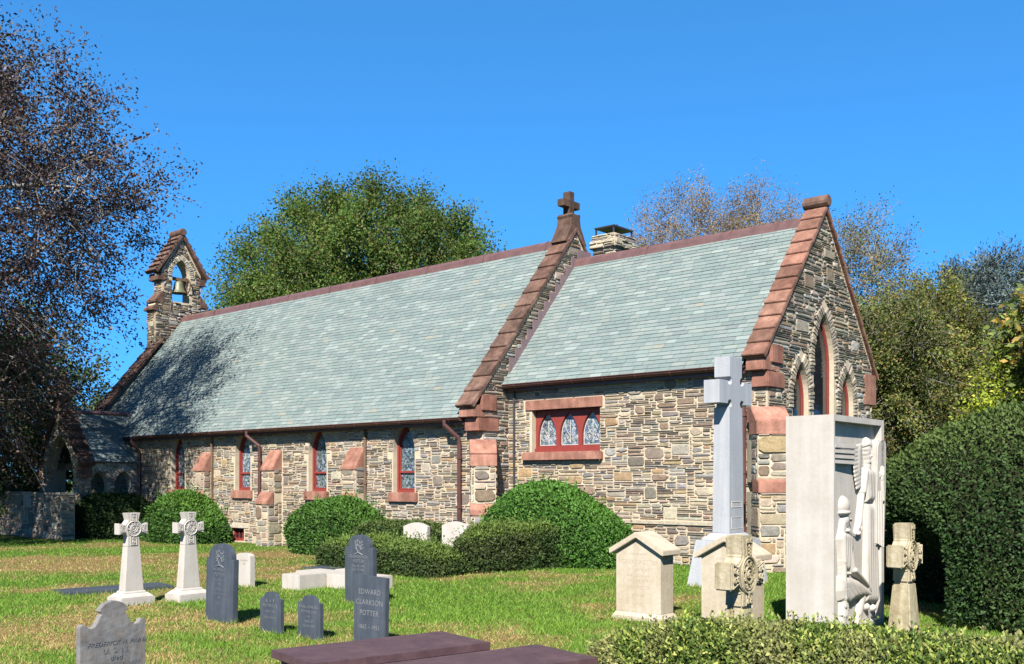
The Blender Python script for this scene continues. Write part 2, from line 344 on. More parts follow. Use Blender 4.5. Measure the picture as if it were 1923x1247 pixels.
def rubble(mb, F, outer, holes=(), rng=None, cw=.06, ch=.040, big=.10, relief=(.012, .03), pal=PAL_S, gap=.012, margin=.02, thin=1.0, edge=0):
    rng = rng or random
    a0 = min(p[0] for p in outer); a1 = max(p[0] for p in outer); z0 = min(p[1] for p in outer); z1 = max(p[1] for p in outer)
    nx = max(1, round((a1 - a0) / cw)); nz = max(1, round((z1 - z0) / ch)); cw = (a1 - a0) / nx; ch = (z1 - z0) / nz
    free = np.ones((nz, nx), bool)
    for dx in (.04, .96):
        for dz in (.04, .96):
            A, Z = np.meshgrid(a0 + (np.arange(nx) + dx) * cw, z0 + (np.arange(nz) + dz) * ch)
            free &= inpoly(A, Z, outer)
            for h in holes: free &= ~inpoly(A, Z, h)
    st = []
    def take(i, j, w, h):
        free[j:j + h, i:i + w] = False; st.append((i, j, w, h))
    for _ in range(int(big * nx * nz / 30)):                       # big blocks first
        w = rng.randint(4, 8); h = rng.randint(3, 7); i = rng.randint(0, max(0, nx - w)); j = rng.randint(0, max(0, nz - h))
        if free[j:j + h, i:i + w].all() and i + w <= nx and j + h <= nz: take(i, j, w, h)
    for j in range(nz):
        i = 0
        while i < nx:
            if not free[j, i]: i += 1; continue
            h = rng.choice((1, 1, 1, 1, 2, 2, 2, 3)) if thin >= 1 else rng.choice((1, 2, 2, 3, 3, 4))
            w = rng.randint(3, 10) if h < 3 else rng.randint(3, 6)
            ww = 0
            while ww < w and i + ww < nx and free[j, i + ww]: ww += 1
            hh = 1
            while hh < h and j + hh < nz and free[j + hh, i:i + ww].all(): hh += 1
            take(i, j, ww, hh); i += ww
    for i, j, w, h in st:
        x0 = a0 + i * cw + gap; x1 = a0 + (i + w) * cw - gap; y0 = z0 + j * ch + gap * .8; y1 = z0 + (j + h) * ch - gap * .8
        if x1 - x0 < .03 or y1 - y0 < .012: continue
        W_, H_ = x1 - x0, y1 - y0; jt = min(.02, H_ * .22)
        r = lambda s=1: rng.uniform(-jt, jt) * s
        c = min(.09, W_ * .28, 1.2 * H_) * rng.uniform(.25, 1); d = min(.06, H_ * .42)
        if h >= 3 and rng.random() < .45:                           # irregular boulder outline
            poly = [(x0 + c * rng.uniform(.3, 1.5), y0), (x1 - c * rng.uniform(.3, 1.5), y0 + abs(r())), (x1, y0 + d * rng.uniform(.4, 1.6)), (x1 - abs(r()), y1 - d * rng.uniform(.5, 2)),
                    (x1 - c * rng.uniform(.3, 2), y1 - abs(r())), (x0 + c * rng.uniform(.3, 2), y1), (x0, y1 - d * rng.uniform(.4, 2)), (x0 + abs(r()), y0 + d)]
        else:
            poly = [(x0 + c * rng.uniform(.1, .8), y0 + abs(r(.5))), (x1 - c * rng.uniform(.1, .8), y0 + abs(r(.5))), (x1, y0 + H_ * rng.uniform(.25, .45)), (x1 - abs(r(.6)), y1 - H_ * rng.uniform(.15, .35)),
                    (x1 - c * rng.uniform(.1, .9), y1 - abs(r(.8))), (x0 + c * rng.uniform(.1, .9), y1 - abs(r(.8))), (x0 + abs(r(.6)), y1 - H_ * rng.uniform(.15, .35)), (x0, y0 + H_ * rng.uniform(.25, .45))]
        p = rng.choice(pal); b = rng.uniform(.82, 1.18)
        stone(mb, F, poly, rng.uniform(*relief), min(.02, H_ * .3), tuple(min(.7, q * b * rng.uniform(.95, 1.05)) for q in p))
def voussoirs(mb, F, outline, length, rng, pal, relief=.03, step=.085):
    """narrow radiating stones round an arch; outline = open polyline of the opening"""
    P = [Vector(p) for p in outline]; acc = 0; pts = []
    tot = sum((P[i + 1] - P[i]).length for i in range(len(P) - 1)); n = max(4, int(tot / step))
    def at(s):
        for i in range(len(P) - 1):
            l = (P[i + 1] - P[i]).length
            if s <= l: return P[i].lerp(P[i + 1], s / l if l else 0), (P[i + 1] - P[i]).normalized()
            s -= l
        return P[-1], (P[-1] - P[-2]).normalized()
    for k in range(n):
        A, t = at(tot * (k + .10) / n); B, t2 = at(tot * (k + .88) / n)
        nA = Vector((t.y, -t.x)); nB = Vector((t2.y, -t2.x)); l = length * rng.uniform(.8, 1.1)
        poly = [tuple(A), tuple(A + nA * l), tuple(B + nB * l * rng.uniform(.9, 1.05)), tuple(B)]
        q = rng.choice(pal); b = rng.uniform(.85, 1.3)
        stone(mb, F, poly, rng.uniform(.6, 1.2) * relief, .012, tuple(v * b for v in q), base=.002)

CH = empty('stone_church', (OX, OY, 0), CH_ANG)
tag(CH, 'small rubble stone church with green slate roofs, brown sandstone copings and a bell gable', 'church')
WM = [M['mortar'], M['limerev'], M['stone']]
rg = random.Random(5)
Fs = lambda y0: (lambda a, z, d: (a, y0 - d, z))          # south faces
Fe = lambda x0: (lambda a, z, d: (x0 + d, a, z))          # east faces
Fn = lambda y0: (lambda a, z, d: (a, y0 + d, z))
Fw = lambda x0: (lambda a, z, d: (x0 - d, a, z))
YC = 3.78; NX0 = -20.5; CX1 = 7.15; CY0 = .94; CY1 = 6.62; NY1 = 7.56
nroof = lambda y: 3.58 + (min(y, 2 * YC - y) + .3) * 1.245   # nave roof surface
croof = lambda y: 4.37 + (min(y, 2 * YC - y) - .64) * 1.162  # chancel roof surface

# ---- nave walls
wins = [-14.2, -10.35, -6.56, -2.87]
wh = [arch(c, .42, 1.66, 2.75, .78) for c in wins]
butts = [-12.42, -8.6, -4.78]
bwin = [(-11.0, .05), (-10.28, .05), (-10.28, .46), (-11.0, .46)]
mb = MB(); o = [(NX0, -.4), (0, -.4), (0, 3.88), (NX0, 3.88)]
panel(mb, Fs(0), o, wh + [bwin], .26, .5)
sills = [[(c - .56, 1.38), (c + .56, 1.38), (c + .56, 1.68), (c - .56, 1.68)] for c in wins]
bl = [[(b - .3, 0), (b + .3, 0), (b + .3, 2.9), (b - .3, 2.9)] for b in butts]
vz = [arch(c, .60, 2.60, 2.72, .98) for c in wins]
lint = [(-11.25, .46), (-10.02, .46), (-10.02, .62), (-11.25, .62)]
rubble(mb, Fs(0), [(NX0, .0), (-.02, .0), (-.02, 3.85), (NX0, 3.85)], [grow(h, .012) for h in wh] + sills + bl + vz + [bwin, lint], rg, big=.20)
for c in wins: voussoirs(mb, Fs(0), arch(c, .43, 0, 2.75, .79, 8, False), .19, rg, PAL_S, .02, .10)
mb.box(-11.25, -10.02, -.025, .1, .47, .61, (.45, .40, .32), 2)
# nave east gable
egab = [(.004, -.4), (NY1 - .004, -.4), (NY1 - .004, 4.26), (YC, nroof(YC) + .24), (.004, 4.26)]
panel(mb, Fe(.003), egab, (), 0, .46)
rubble(mb, Fe(.003), [(.02, 0), (1.2, 0), (1.2, 4), (YC + .9, nroof(YC + .9) + .1), (YC, nroof(YC) + .22), (.02, 4.24)], (), rg, .085, .046, .12, (.02, .04), PAL_E, .017)
# west gable and north wall
wg = [(.0, -.4), (NY1, -.4), (NY1, 3.9), (YC, nroof(YC) + .22), (.0, 3.9)]
panel(mb, Fw(NX0 - .003), wg, (), 0, -.5); panel(mb, Fn(NY1 + .003), [(NX0, -.4), (0, -.4), (0, 3.7), (NX0, 3.7)], (), 0, .5)
mb.build('nave_wall', WM, CH, recalc=False)

# ---- chancel walls
tw = [(.80, 2.68), (2.89, 2.68), (2.89, 3.72), (.80, 3.72)]
mb = MB(); o = [(.004, -.4), (CX1, -.4), (CX1, 4.62), (.004, 4.62)]
panel(mb, Fs(CY0), o, [tw], .29, .5)
belt = [(0, 1.0), (CX1, 1.0), (CX1, 1.08), (0, 1.08)]
rubble(mb, Fs(CY0), [(.02, .0), (CX1 - .02, .0), (CX1 - .02, 4.6), (.02, 4.6)], [tw, [(.52, 2.44), (3.02, 2.44), (3.02, 2.69), (.52, 2.69)], [(.58, 3.7), (2.98, 3.7), (2.98, 3.99), (.58, 3.99)], belt], rg, .065, .041, .24)
mb.box(.02, CX1 - .01, CY0 - .05, CY0 + .1, 1.005, 1.075, (.40, .35, .27), 2)
LZ = 1.9
lan = [(YC - .03, .56, LZ, 4.62, 1.2), (2.52, .40, LZ, 3.78, .80), (5.06, .40, LZ, 3.78, .80)]
lh = [arch(*q) for q in lan]
egab = [(CY0 + .004, -.4), (CY1, -.4), (CY1, 4.82), (YC, croof(YC) + .19), (CY0 + .004, 4.82)]
panel(mb, Fe(CX1 + .003), egab, lh, .2, .38)
vz = [arch(q[0], q[1] + .30, q[2], q[3], q[4] + .42) for q in lan]
rubble(mb, Fe(CX1 + .003), [(CY0 + .02, 0), (CY1 - .02, 0), (CY1 - .02, 4.8), (YC, croof(YC) + .17), (CY0 + .02, 4.8)], [grow(h, .02) for h in lh] + [[(p[0], p[1]) for p in arch(q[0], q[1] + .22, q[3] - .22, q[3], q[4] + .28)] for q in lan], rg, .085, .046, .16, (.018, .04), PAL_E, .017)
for q in lan: voussoirs(mb, Fe(CX1 + .003), [(q[0] + q[1] + .005, q[3] - .22)] + arch(q[0], q[1] + .005, 0, q[3], q[4] + .01, 10, False) + [(q[0] - q[1] - .005, q[3] - .22)], .24, rg, [(.34, .29, .22), (.25, .215, .175), (.38, .33, .255), (.20, .18, .155), (.30, .255, .20)], .04, .075)
panel(mb, Fn(CY1 + .003), [(0, -.4), (CX1, -.4), (CX1, 4.5), (0, 4.5)], (), 0, .5)
mb.build('chancel_wall', WM, CH, recalc=False)

# ---- slate roofs
SLP = [(.235, .300, .295), (.265, .330, .325), (.220, .285, .285), (.29, .34, .33), (.25, .305, .30), (.275, .325, .315), (.225, .275, .28), (.32, .385, .375), (.29, .34, .33)]
def slates(mb, origin, along, up, nrm, length, slope, rng, expo=.132, cutfn=None):
    origin, along, up, nrm = Vector(origin), Vector(along), Vector(up), Vector(nrm)
    r = 0
    while r * expo < slope:
        d0 = r * expo; d1 = min(slope, d0 + expo * 1.15); s = -rng.uniform(0, .3)
        while s < length:
            w = rng.uniform(.24, .40); a, b = max(0, s + .004), min(length, s + w - .002); s += w
            if b - a < .02: continue
            if cutfn and not cutfn(origin + along * (a + b) / 2 + up * (d0 + d1) / 2): continue
            h0 = .020 + rng.uniform(-.003, .004); h1 = .006
            P = [origin + along * a + up * d0, origin + along * b + up * d0, origin + along * b + up * d1, origin + along * a + up * d1]
            vs = [P[0] + nrm * h0, P[1] + nrm * h0, P[2] + nrm * h1, P[3] + nrm * h1, P[0], P[1]]
            c = rng.choice(SLP) if rng.random() < .55 else SLP[(r // 2 + int(s * .5)) % 3]; k = rng.uniform(.955, 1.045)
            if rng.random() < .004: c = (.33, .335, .29)
            mb.add(vs, [(0, 1, 2, 3), (4, 5, 1, 0)], tuple(q * k for q in c))
        r += 1
def roof(name, x0, x1, ye, ze, yr, zr, rng):
    mb = MB(); u = Vector((0, yr - ye, zr - ze)); sl = u.length; u.normalize(); n = Vector((0, -u.z, u.y))
    y2 = 2 * yr - ye
    mb.add([(x0, ye, ze), (x1, ye, ze), (x1, yr, zr), (x0, yr, zr)], [(0, 1, 2, 3)], (.15, .18, .18))
    mb.add([(x0, y2, ze), (x1, y2, ze), (x1, yr, zr), (x0, yr, zr)], [(3, 2, 1, 0)], (.25, .3, .3))
    mb.add([(x0, ye, ze - .06), (x1, ye, ze - .06), (x1, ye + .35, ze - .06 + .1), (x0, ye + .35, ze + .04), (x0, ye, ze), (x1, ye, ze)], [(0, 3, 2, 1), (0, 1, 5, 4)], (.05, .04, .04))
    slates(mb, (x0, ye, ze), (1, 0, 0), u, n, x1 - x0, sl - .05, rng)
    ro = mb.build(name, M['slate'], CH, recalc=False)
    rc = MB(); k = 7
    prof = [(-.17, -.2), (-.14, -.02), (-.05, .07), (.05, .07), (.14, -.02), (.17, -.2)]
    s = x0
    while s < x1 - .01:                                             # ridge cap in overlapping lengths with raised seams
        e = min(x1, s + 2.4)
        for (p, q) in zip(prof[:-1], prof[1:]):
            rc.add([(s, yr + p[0], zr + p[1]), (e, yr + p[0], zr + p[1]), (e, yr + q[0], zr + q[1]), (s, yr + q[0], zr + q[1])], [(0, 1, 2, 3)])
            if e < x1: rc.add([(e - .03, yr + p[0] * 1.1, zr + p[1] + .012), (e + .03, yr + p[0] * 1.1, zr + p[1] + .012), (e + .03, yr + q[0] * 1.1, zr + q[1] + .012), (e - .03, yr + q[0] * 1.1, zr + q[1] + .012)], [(0, 1, 2, 3)])
        s = e
    rc.build('ridge_cap', M['ridge'], ro, recalc=False)
    return ro
nr = roof('nave_roof', NX0 + .35, -.53, -.34, 3.53, YC, nroof(YC), rg)
cr_ = roof('chancel_roof',   .02, CX1 - .43, .66, 4.385, YC, croof(YC), rg)
def gutter(name, x0, x1, y, z, parent):
    g = MB(); pr = [(-.085 + .085 * (1 - math.cos(math.pi * k / 6)) - .0, -.085 * math.sin(math.pi * k / 6)) for k in range(7)]
    for (p, q) in zip(pr[:-1], pr[1:]):
        g.add([(x0, y + p[0], z + p[1]), (x1, y + p[0], z + p[1]), (x1, y + q[0], z + q[1]), (x0, y + q[0], z + q[1])], [(0, 1, 2, 3)])
        g.add([(x0, y + p[0] * .88, z + p[1] * .88), (x1, y + p[0] * .88, z + p[1] * .88), (x1, y + q[0] * .88, z + q[1] * .88), (x0, y + q[0] * .88, z + q[1] * .88)], [(3, 2, 1, 0)])
    for xe in (x0, x1): g.add([(xe, y + p[0], z + p[1]) for p in pr], [tuple(range(7))])
    g.tube([(x0, y - .085, z), (x1, y - .085, z)], .014, 5)
    x = x0 + .4
    while x < x1: g.tube([(x, y - .09 + .09 * (1 - math.cos(w)), z - .095 * math.sin(w)) for w in np.linspace(0, 3.14, 7)], .012, 4); x += .9
    g.box(x0, x1, y + .12, y + .17, z - .16, z + .02)
    return g.build(name, M['copper'], parent, recalc=False)
gutter('gutter', -16.5, -.45, -.34, 3.54, CH); gutter('gutter', .1, CX1 - .45, .675, 4.385, CH)

# ---- gable copings, stepped overlapping slabs
def coping(name, x0, x1, y0, z0, y1, z1, n, mat_, thick=.11, rng=rg, mirror=None):
    for side in (1, 0):
        mb = MB()
        f = (lambda y: y) if side == 0 else (lambda y: 2 * mirror - y)
        u = Vector((y1 - y0, z1 - z0)); L = u.length; u.normalize(); nn = Vector((-u.y, u.x)); st = L / n
        for i in range(n):
            a = Vector((y0, z0)) + u * (i * st - (.02 if i else 0)); b = Vector((y0, z0)) + u * ((i + 1) * st + .03)
            k = rng.uniform(.95, 1.05)
            prof = [a - nn * .05, b - nn * .05, b + nn * thick * .22 * k, a + nn * thick * .55 * k]
            vs = [(x0, f(p.x), p.y) for p in prof] + [(x1 + rng.uniform(-.01, .01), f(p.x), p.y) for p in prof]
            c = rng.uniform(.75, 1.25); t = rng.uniform(.94, 1.06)
            mb.add(vs, [(0, 1, 2, 3), (7, 6, 5, 4), (0, 4, 5, 1), (1, 5, 6, 2), (2, 6, 7, 3), (3, 7, 4, 0)], (c, c * t, c * t))
        o_ = mb.build(name, mat_, CH, bevel=.012)
    return o_
ng = coping('gable_coping', -.53, .06, -.42, 3.80, YC, nroof(YC) + .28, 13, M['coping'], .13, mirror=YC)
cg = coping('gable_coping', CX1 - .44, CX1 + .08, .66, 4.54, YC, croof(YC) + .23, 12, M['copingred'], .13, mirror=YC)
wgc = coping('gable_coping', NX0 - .3, NX0 + .45, -.35, 3.9, 2.75, nroof(2.75) + .3, 9, M['coping'], .13, mirror=YC)
mb = MB(); mb.tube([(CX1 - .48, YC, croof(YC) + .36), (CX1 + .12, YC, croof(YC) + .36)], .145, 14); mb.build('coping_roll', M['coping'], cg, bevel=.02)
# kneelers
def kneeler(x0, x1, y, z, s=1):
    mb = MB()
    mb.box(x0 + .03, x1 - .02, y + .04, y + .75, z - .32, z, (1, 1, 1)); mb.box(x0 + .10, x1 + .0, y + .17, y + .95, z - .66, z - .325, (.95, .9, .9))
    mb.box(x1 - .2, x1 + .02, y + .3, y + .85, z - .15, z + .25, (.9, .85, .85))
    return mb.build('kneeler', M['sandstone'], CH, bevel=.02)
kneeler(-.52, .05, -.40, 3.86); kneeler(CX1 - .42, CX1 + .065, .68, 4.58); 
mb = MB(); mb.box(CX1 - .5, CX1 + .06, CY1 - .5, CY1 + .18, 3.85, 4.62); mb.build('kneeler', M['sandstone'], CH, bevel=.02)

# ---- nave gable cross on a saddle stone
mb = MB(); zt = nroof(YC) + .30
prof = [(-.62, -.55), (-.40, -.12), (-.27, .12), (-.22, .42), (-.26, .52), (-.20, .60), (-.10, .56), (.10, .56), (.20, .60), (.26, .52), (.22, .42), (.27, .12), (.40, -.12), (.62, -.55), (.46, -.62), (0, .02), (-.46, -.62)]
mb.prism([(YC + p[0] * .78, zt + p[1] * .72 - .02) for p in prof], lambda a, z, d: (-.235 + d, a, z), -.26, .26, (.72, .74, .74))
Fc = lambda a, z, d: (-.235 + d, YC + a * .78, zt + .34 + z * .72)
cz = .50
crs = [(-.13, 0), (.13, 0), (.13, cz - .13), (.46, cz - .13), (.46, cz + .13), (.13, cz + .13), (.13, cz + .47), (-.13, cz + .47), (-.13, cz + .13), (-.46, cz + .13), (-.46, cz - .13), (-.13, cz - .13)]
mb.prism(crs, Fc, -.115, .115, (.55, .56, .55))
mb.build('gable_cross', M['coping'], CH, bevel=.025)

# ---- stepped flashing where the chancel roof meets the nave gable
mb = MB(); y = .9
while y < YC - .1:
    y2 = min(y + .235, YC); zz = max(croof(y2) + .16, croof(y) + .18)
    mb.prism([(y, croof(y) - .02), (y2, croof(y2) - .02), (y2, zz), (y, zz)], Fe(.07), .0, .02)
    y = y2
y = YC
mb.prism([(YC, croof(YC) + .03), (YC + .6, croof(YC + .6) - .02), (YC + .6, croof(YC) + .35), (YC, croof(YC) + .35)], Fe(.07), .0, .02)
mb.build('flashing', M['flash'], CH)

# ---- chimney
chm = MB(); rc2 = random.Random(3); X0, X1, Y0, Y1, Z0, Z1 = .08, .80, 4.5, 5.5, 6.2, 8.48
def stonebox(mb, x0, x1, y0, y1, z0, z1, rng, pal, relief, cw=.06, ch=.05, faces='se', big=.1, thin=.5):
    mb.box(x0, x1, y0, y1, z0, z1)
    if 's' in faces: rubble(mb, Fs(y0), [(x0, z0), (x1, z0), (x1, z1), (x0, z1)], (), rng, cw, ch, big, relief, pal, .010, thin=thin)
    if 'e' in faces: rubble(mb, Fe(x1), [(y0, z0), (y1, z0), (y1, z1), (y0, z1)], (), rng, cw, ch, big, relief, pal, .010, thin=thin)
    if 'w' in faces: rubble(mb, Fw(x0), [(y0, z0), (y1, z0), (y1, z1), (y0, z1)], (), rng, cw, ch, big, relief, pal, .010, thin=thin)
    if 'n' in faces: rubble(mb, Fn(y1), [(x0, z0), (x1, z0), (x1, z1), (x0, z1)], (), rng, cw, ch, big, relief, pal, .010, thin=thin)
PAL_C = [(.42, .37, .29), (.50, .45, .36), (.34, .31, .26), (.46, .40, .30), (.28, .25, .22)]
stonebox(chm, X0, X1, Y0, Y1, Z0, Z1, rc2, PAL_C, (.02, .06), thin=1, ch=.04)
stonebox(chm, X0 - .07, X1 + .07, Y0 - .07, Y1 + .07, Z1, Z1 + .22, rc2, PAL_C, (.02, .06), thin=1, ch=.05)
stonebox(chm, X0 - .02, X1 + .02, Y0 - .02, Y1 + .02, Z1 + .22, Z1 + .38, rc2, PAL_C, (.02, .05), thin=1, ch=.05)
co = chm.build('chimney', WM, CH, recalc=False)
mb = MB(); zc = Z1 + .38
for x in (X0 + .06, X1 - .06):
    for y in (Y0 + .06, Y1 - .06): mb.box(x - .02, x + .02, y - .02, y + .02, zc, zc + .20)
mb.box(X0 + .02, X1 - .02, Y0 + .02, Y1 - .02, zc + .20, zc + .235)
mb.build('chimney_cap', M['darkmetal'], co)

# ---- windows
def lancet(F, c, hw, z0, zs, rise, pane_mat, fr=.075, dep=-.24, transom=None, sill=None, name='lancet_window', fd=.10):
    out = arch(c, hw, z0, zs, rise); inn = arch(c, hw - fr, z0 + fr, zs, rise - fr * 1.5)
    mb = MB(); mb.ring(out, inn, F, dep, dep + fd)
    inn2 = arch(c, hw - fr - .035, z0 + fr + .035, zs, rise - fr * 1.5 - .05); mb.ring(inn, inn2, F, dep, dep + fd * .6)
    for zt in (transom or ()): mb.prism([(c - hw + fr, zt - .03), (c + hw - fr, zt - .03), (c + hw - fr, zt + .03), (c - hw + fr, zt + .03)], F, dep, dep + fd * .85)
    w = mb.build(name, M['redpaint'], CH, bevel=.006)
    p = MB(); p.prism(arch(c, hw - fr * .6, z0 + fr * .6, zs, rise - fr), F, dep + .015, dep + .03); p.build('pane', pane_mat, w)
    if sill:
        s = MB(); s.prism(sill, F, -.12, .10)
        s.build('sill', M['sandstone'], w, bevel=.02)
    return w
for i, c in enumerate(wins):
    lancet(Fs(0), c, .42, 1.66, 2.75, .78, M['glassblue'] if i < 2 else M['glass'], transom=(2.21,), sill=[(c - .55, 1.40), (c + .55, 1.40), (c + .55, 1.665), (c - .55, 1.665)])
for q in lan: lancet(Fe(CX1), q[0], q[1], q[2], q[3], q[4], M['glassdark'], .085, -.16, fd=.055, transom=(3.3,) if q[1] > .5 else None)
# triple window of the chancel
F = Fs(CY0); a0, a1, z0, z1 = .80, 2.89, 2.68, 3.72
mb = MB(); outer = [(a0, z0), (a1, z0), (a1, z1), (a0, z1)]
cs = [a0 + .365 + i * .68 for i in range(3)]; hs = [arch(c, .285, z0 + .16, z0 + .38, .60) for c in cs]
dep = -.27
polys = [[Vector((a, z, 0)) for a, z in outer]] + [[Vector((a, z, 0)) for a, z in h] for h in hs]
flat = [p for pl in polys for p in pl]; tr = tessellate_polygon(polys)
mb.add([F(p.x, p.y, dep + .12) for p in flat], [tuple(t) for t in tr])
for h in hs:
    k = len(h); mb.add([F(a, z, dep + .12) for a, z in h] + [F(a, z, dep) for a, z in h], [(i, k + i, k + (i + 1) % k, (i + 1) % k) for i in range(k)])
mb.prism([(a0, z0), (a1, z0), (a1, z0 + .10), (a0, z0 + .10)], F, dep + .121, dep + .165)
tri = mb.build('triple_window', M['redpaint'], CH, recalc=False)
for c in cs:
    p = MB(); h = arch(c, .29, z0 + .14, z0 + .38, .61); p.prism(h, F, dep + .03, dep + .05)
    pn = p.build('pane', M['glassblue'], tri)
    l = MB(); h1 = arch(c, .275, z0 + .17, z0 + .38, .57); h2 = arch(c, .255, z0 + .19, z0 + .38, .53); l.ring(h1, h2, F, dep + .05, dep + .056)
    for sx in (-1, 1):                                              # leaded scrolls and a central stem
        l.tube([F(c + sx * (  .125 + .09 * math.cos(w) * (1 - w / 14)), z0 + .33 + .09 * math.sin(w) * (1 - w / 14), dep + .054) for w in np.linspace(0, 11, 34)], .007, 4)
        l.tube([F(c + sx * .02, z0 + .40, dep + .054), F(c + sx * .09, z0 + .50, dep + .054), F(c + sx * .14, z0 + .57, dep + .054), F(c + sx * .06, z0 + .66, dep + .054)], .008, 4)
    l.tube([F(c, z0 + .22, dep + .054), F(c, z0 + .78, dep + .054)], .011, 4)
    l.build('leading', M['white'], pn)
s = MB(); s.prism([(.56, 2.46), (2.98, 2.46), (2.98, 2.685), (.56, 2.685)], F, -.12, .14); s.build('sill', M['sandstone'], tri, bevel=.03)
s = MB(); s.prism([(.60, 3.72), (2.96, 3.72), (2.96, 3.975), (.60, 3.975)], F, -.25, .035); s.build('lintel', M['sandstone'], tri, bevel=.015)
# basement window
mb = MB(); mb.ring([(-11.0, .05), (-10.28, .05), (-10.28, .46), (-11.0, .46)], [(-10.93, .13), (-10.35, .13), (-10.35, .41), (-10.93, .41)], Fs(0), -.2, -.1)
for x in (-10.74, -10.55): mb.box(x - .012, x + .012, .12, .15, .13, .41)
bw = mb.build('basement_window', M['redpaint'], CH)
mb = MB(); mb.box(-10.95, -10.33, .15, .17, .1, .44); mb.build('pane', M['glassdark'], bw)

# ---- buttresses along the nave
for b in butts:
    mb = MB(); w = .30; rb = random.Random(int(b * 100))
    mb.box(b - w, b + w, -.30, .02, -.3, 2.36); mb.box(b - w, b + w, -.50, -.30, -.3, 1.34)
    for (yf, za, zb) in ((-.30, 1.62, 2.36), (-.50, .0, 1.34)):
        rubble(mb, Fs(yf), [(b - w, za), (b + w, za), (b + w, zb), (b - w, zb)], (), rb, .075, .06, .35, (.012, .03), PAL_S + [(.45, .37, .27)] * 5, .011, thin=.5)
        rubble(mb, Fe(b + w), [(yf, za), (0, za), (0, zb), (yf, zb)], (), rb, .075, .06, .3, (.012, .03), PAL_S, .011, thin=.5)
    bo = mb.build('buttress', WM, CH, recalc=False)
    for (yf, yb, za, zb) in ((-.34, .0, 2.36, 2.92), (-.54, -.30, 1.34, 1.66)):
        c = MB(); pr = [(yf, za - .09), (yb, za - .09), (yb, zb), (yf, za)]
        c.prism(pr, lambda a, z, d: (b + d, a, z), -.325, .325, (1.05, 1.05, 1.05)); c.build('buttress_cap', M['sandstone'], bo, bevel=.015)
# diagonal corner buttresses
def corner_buttress(x, y, hw, caps, top, rng):
    dx, dy = math.sqrt(.5), -math.sqrt(.5)
    T = lambda s, t, z: (x + dx * t + dy * -1 * s * 1.0, y + dy * t + dx * s, z)   # s across (to the north-east), t outward
    mb = MB()
    def blk(t1, z0, z1, st=True):
        vs = [T(s, t, z) for z in (z0, z1) for (s, t) in ((-hw, -.3), (hw, -.3), (hw, t1), (-hw, t1))]
        mb.add(vs, [(0, 1, 2, 3), (7, 6, 5, 4), (0, 4, 5, 1), (1, 5, 6, 2), (2, 6, 7, 3), (3, 7, 4, 0)])
        if st:
            rubble(mb, lambda a, z, d: T(a, t1 + d, z), [(-hw, z0), (hw, z0), (hw, z1), (-hw, z1)], (), rng, .08, .06, .4, (.015, .04), PAL_S + [(.42, .34, .27)] * 4, .011, thin=.5)
            rubble(mb, lambda a, z, d: T(-hw - d, a, z), [(.05, z0), (t1, z0), (t1, z1), (.05, z1)], (), rng, .08, .06, .3, (.012, .03), PAL_S, .011, thin=.5)
        rubble(mb, lambda a, z, d: T(hw + d, a, z), [(-.1, z0), (t1, z0), (t1, z1), (-.1, z1)], (), rng, .08, .06, .3, (.02, .05), PAL_E, .011, thin=.5)
    for (t1, z0, z1) in caps['blocks']: blk(t1, z0, z1)
    bo = mb.build('corner_buttress', WM, CH, recalc=False)
    for (tb, t1, z0, z1, zl) in caps['caps']:
        c = MB(); w = hw + .03
        pr = [(t1 + .04, z0 - .02), (t1 + .04, z0 + zl), (tb, z1), (tb - .25, z1), (tb - .25, z0 - .02)]
        vs = [T(-w, a, z) for a, z in pr] + [T(w, a, z) for a, z in pr]; n = len(pr)
        c.add(vs, [tuple(range(n)), tuple(range(2 * n - 1, n - 1, -1))] + [(i, n + i, n + (i + 1) % n, (i + 1) % n) for i in range(n)], (1.1, 1.1, 1.1))
        c.build('buttress_cap', M['sandstone'], bo, bevel=.012)
    return bo
corner_buttress(0, 0, .30, {'blocks': [(.42, -.3, 1.15), (.33, 1.4, 2.35)], 'caps': [(.33, .42, 1.15, 1.45, .12), (.02, .30, 2.65, 3.0, .02), (.16, .33, 2.35, 2.66, .26)]}, 0, random.Random(21))
corner_buttress(CX1, CY0, .34, {'blocks': [(.52, -.3, 1.75), (.40, 1.95, 2.95)], 'caps': [(.40, .52, 1.75, 2.02, .2), (.02, .34, 3.20, 3.52, .02), (.18, .40, 2.94, 3.22, .25)]}, 0, random.Random(22))
mb = MB(); mb.box(CX1 - .2, CX1 + .12, CY1 - .1, CY1 + .5, -.3, 3.0); mb.prism([(CY1, 3.0), (CY1 + .55, 3.0), (CY1, 3.5)], Fe(CX1 - .2), 0, .36, (.9, .6, .6)); mb.build('corner_buttress', M['sandstone'], CH)

# ---- downspouts and pipes
def spout(pts, r=.055, name='downspout', m=None):
    mb = MB(); mb.tube(pts, r, 8)
    p0, p1 = Vector(pts[-2]), Vector(pts[-1])
    for k in (.12, .55, .9):
        q = p0.lerp(p1, k); mb.tube([q - Vector((0, 0, .03)), q + Vector((0, 0, .03))], r * 1.35, 8)
    mb.build(name, m or M['copper'], CH)
spout([(-.95, -.40, 3.5), (-.95, -.40, 3.38), (-.72, -.12, 3.05), (-.72, -.10, 2.9), (-.72, -.10, 0)])
spout([(-9.55, -.40, 3.5), (-9.55, -.40, 3.36), (-9.30, -.12, 3.05), (-9.30, -.10, 2.9), (-9.30, -.10, .35)])
spout([(-16.66, -.40, 3.5), (-16.66, -.40, 3.36), (-16.66, -.12, 3.05), (-16.66, -.10, 2.9), (-16.66, -.10, 0)])
spout([(6.5, .66, 4.30), (6.5, .66, 4.2), (6.66, .82, 3.85), (6.66, .84, 3.7), (6.66, .84, .9)])
for x in (-12.02, -4.38): spout([(x, -.06, 3.5), (x, -.06, .6)], .04, 'vent_pipe', M['wood'])
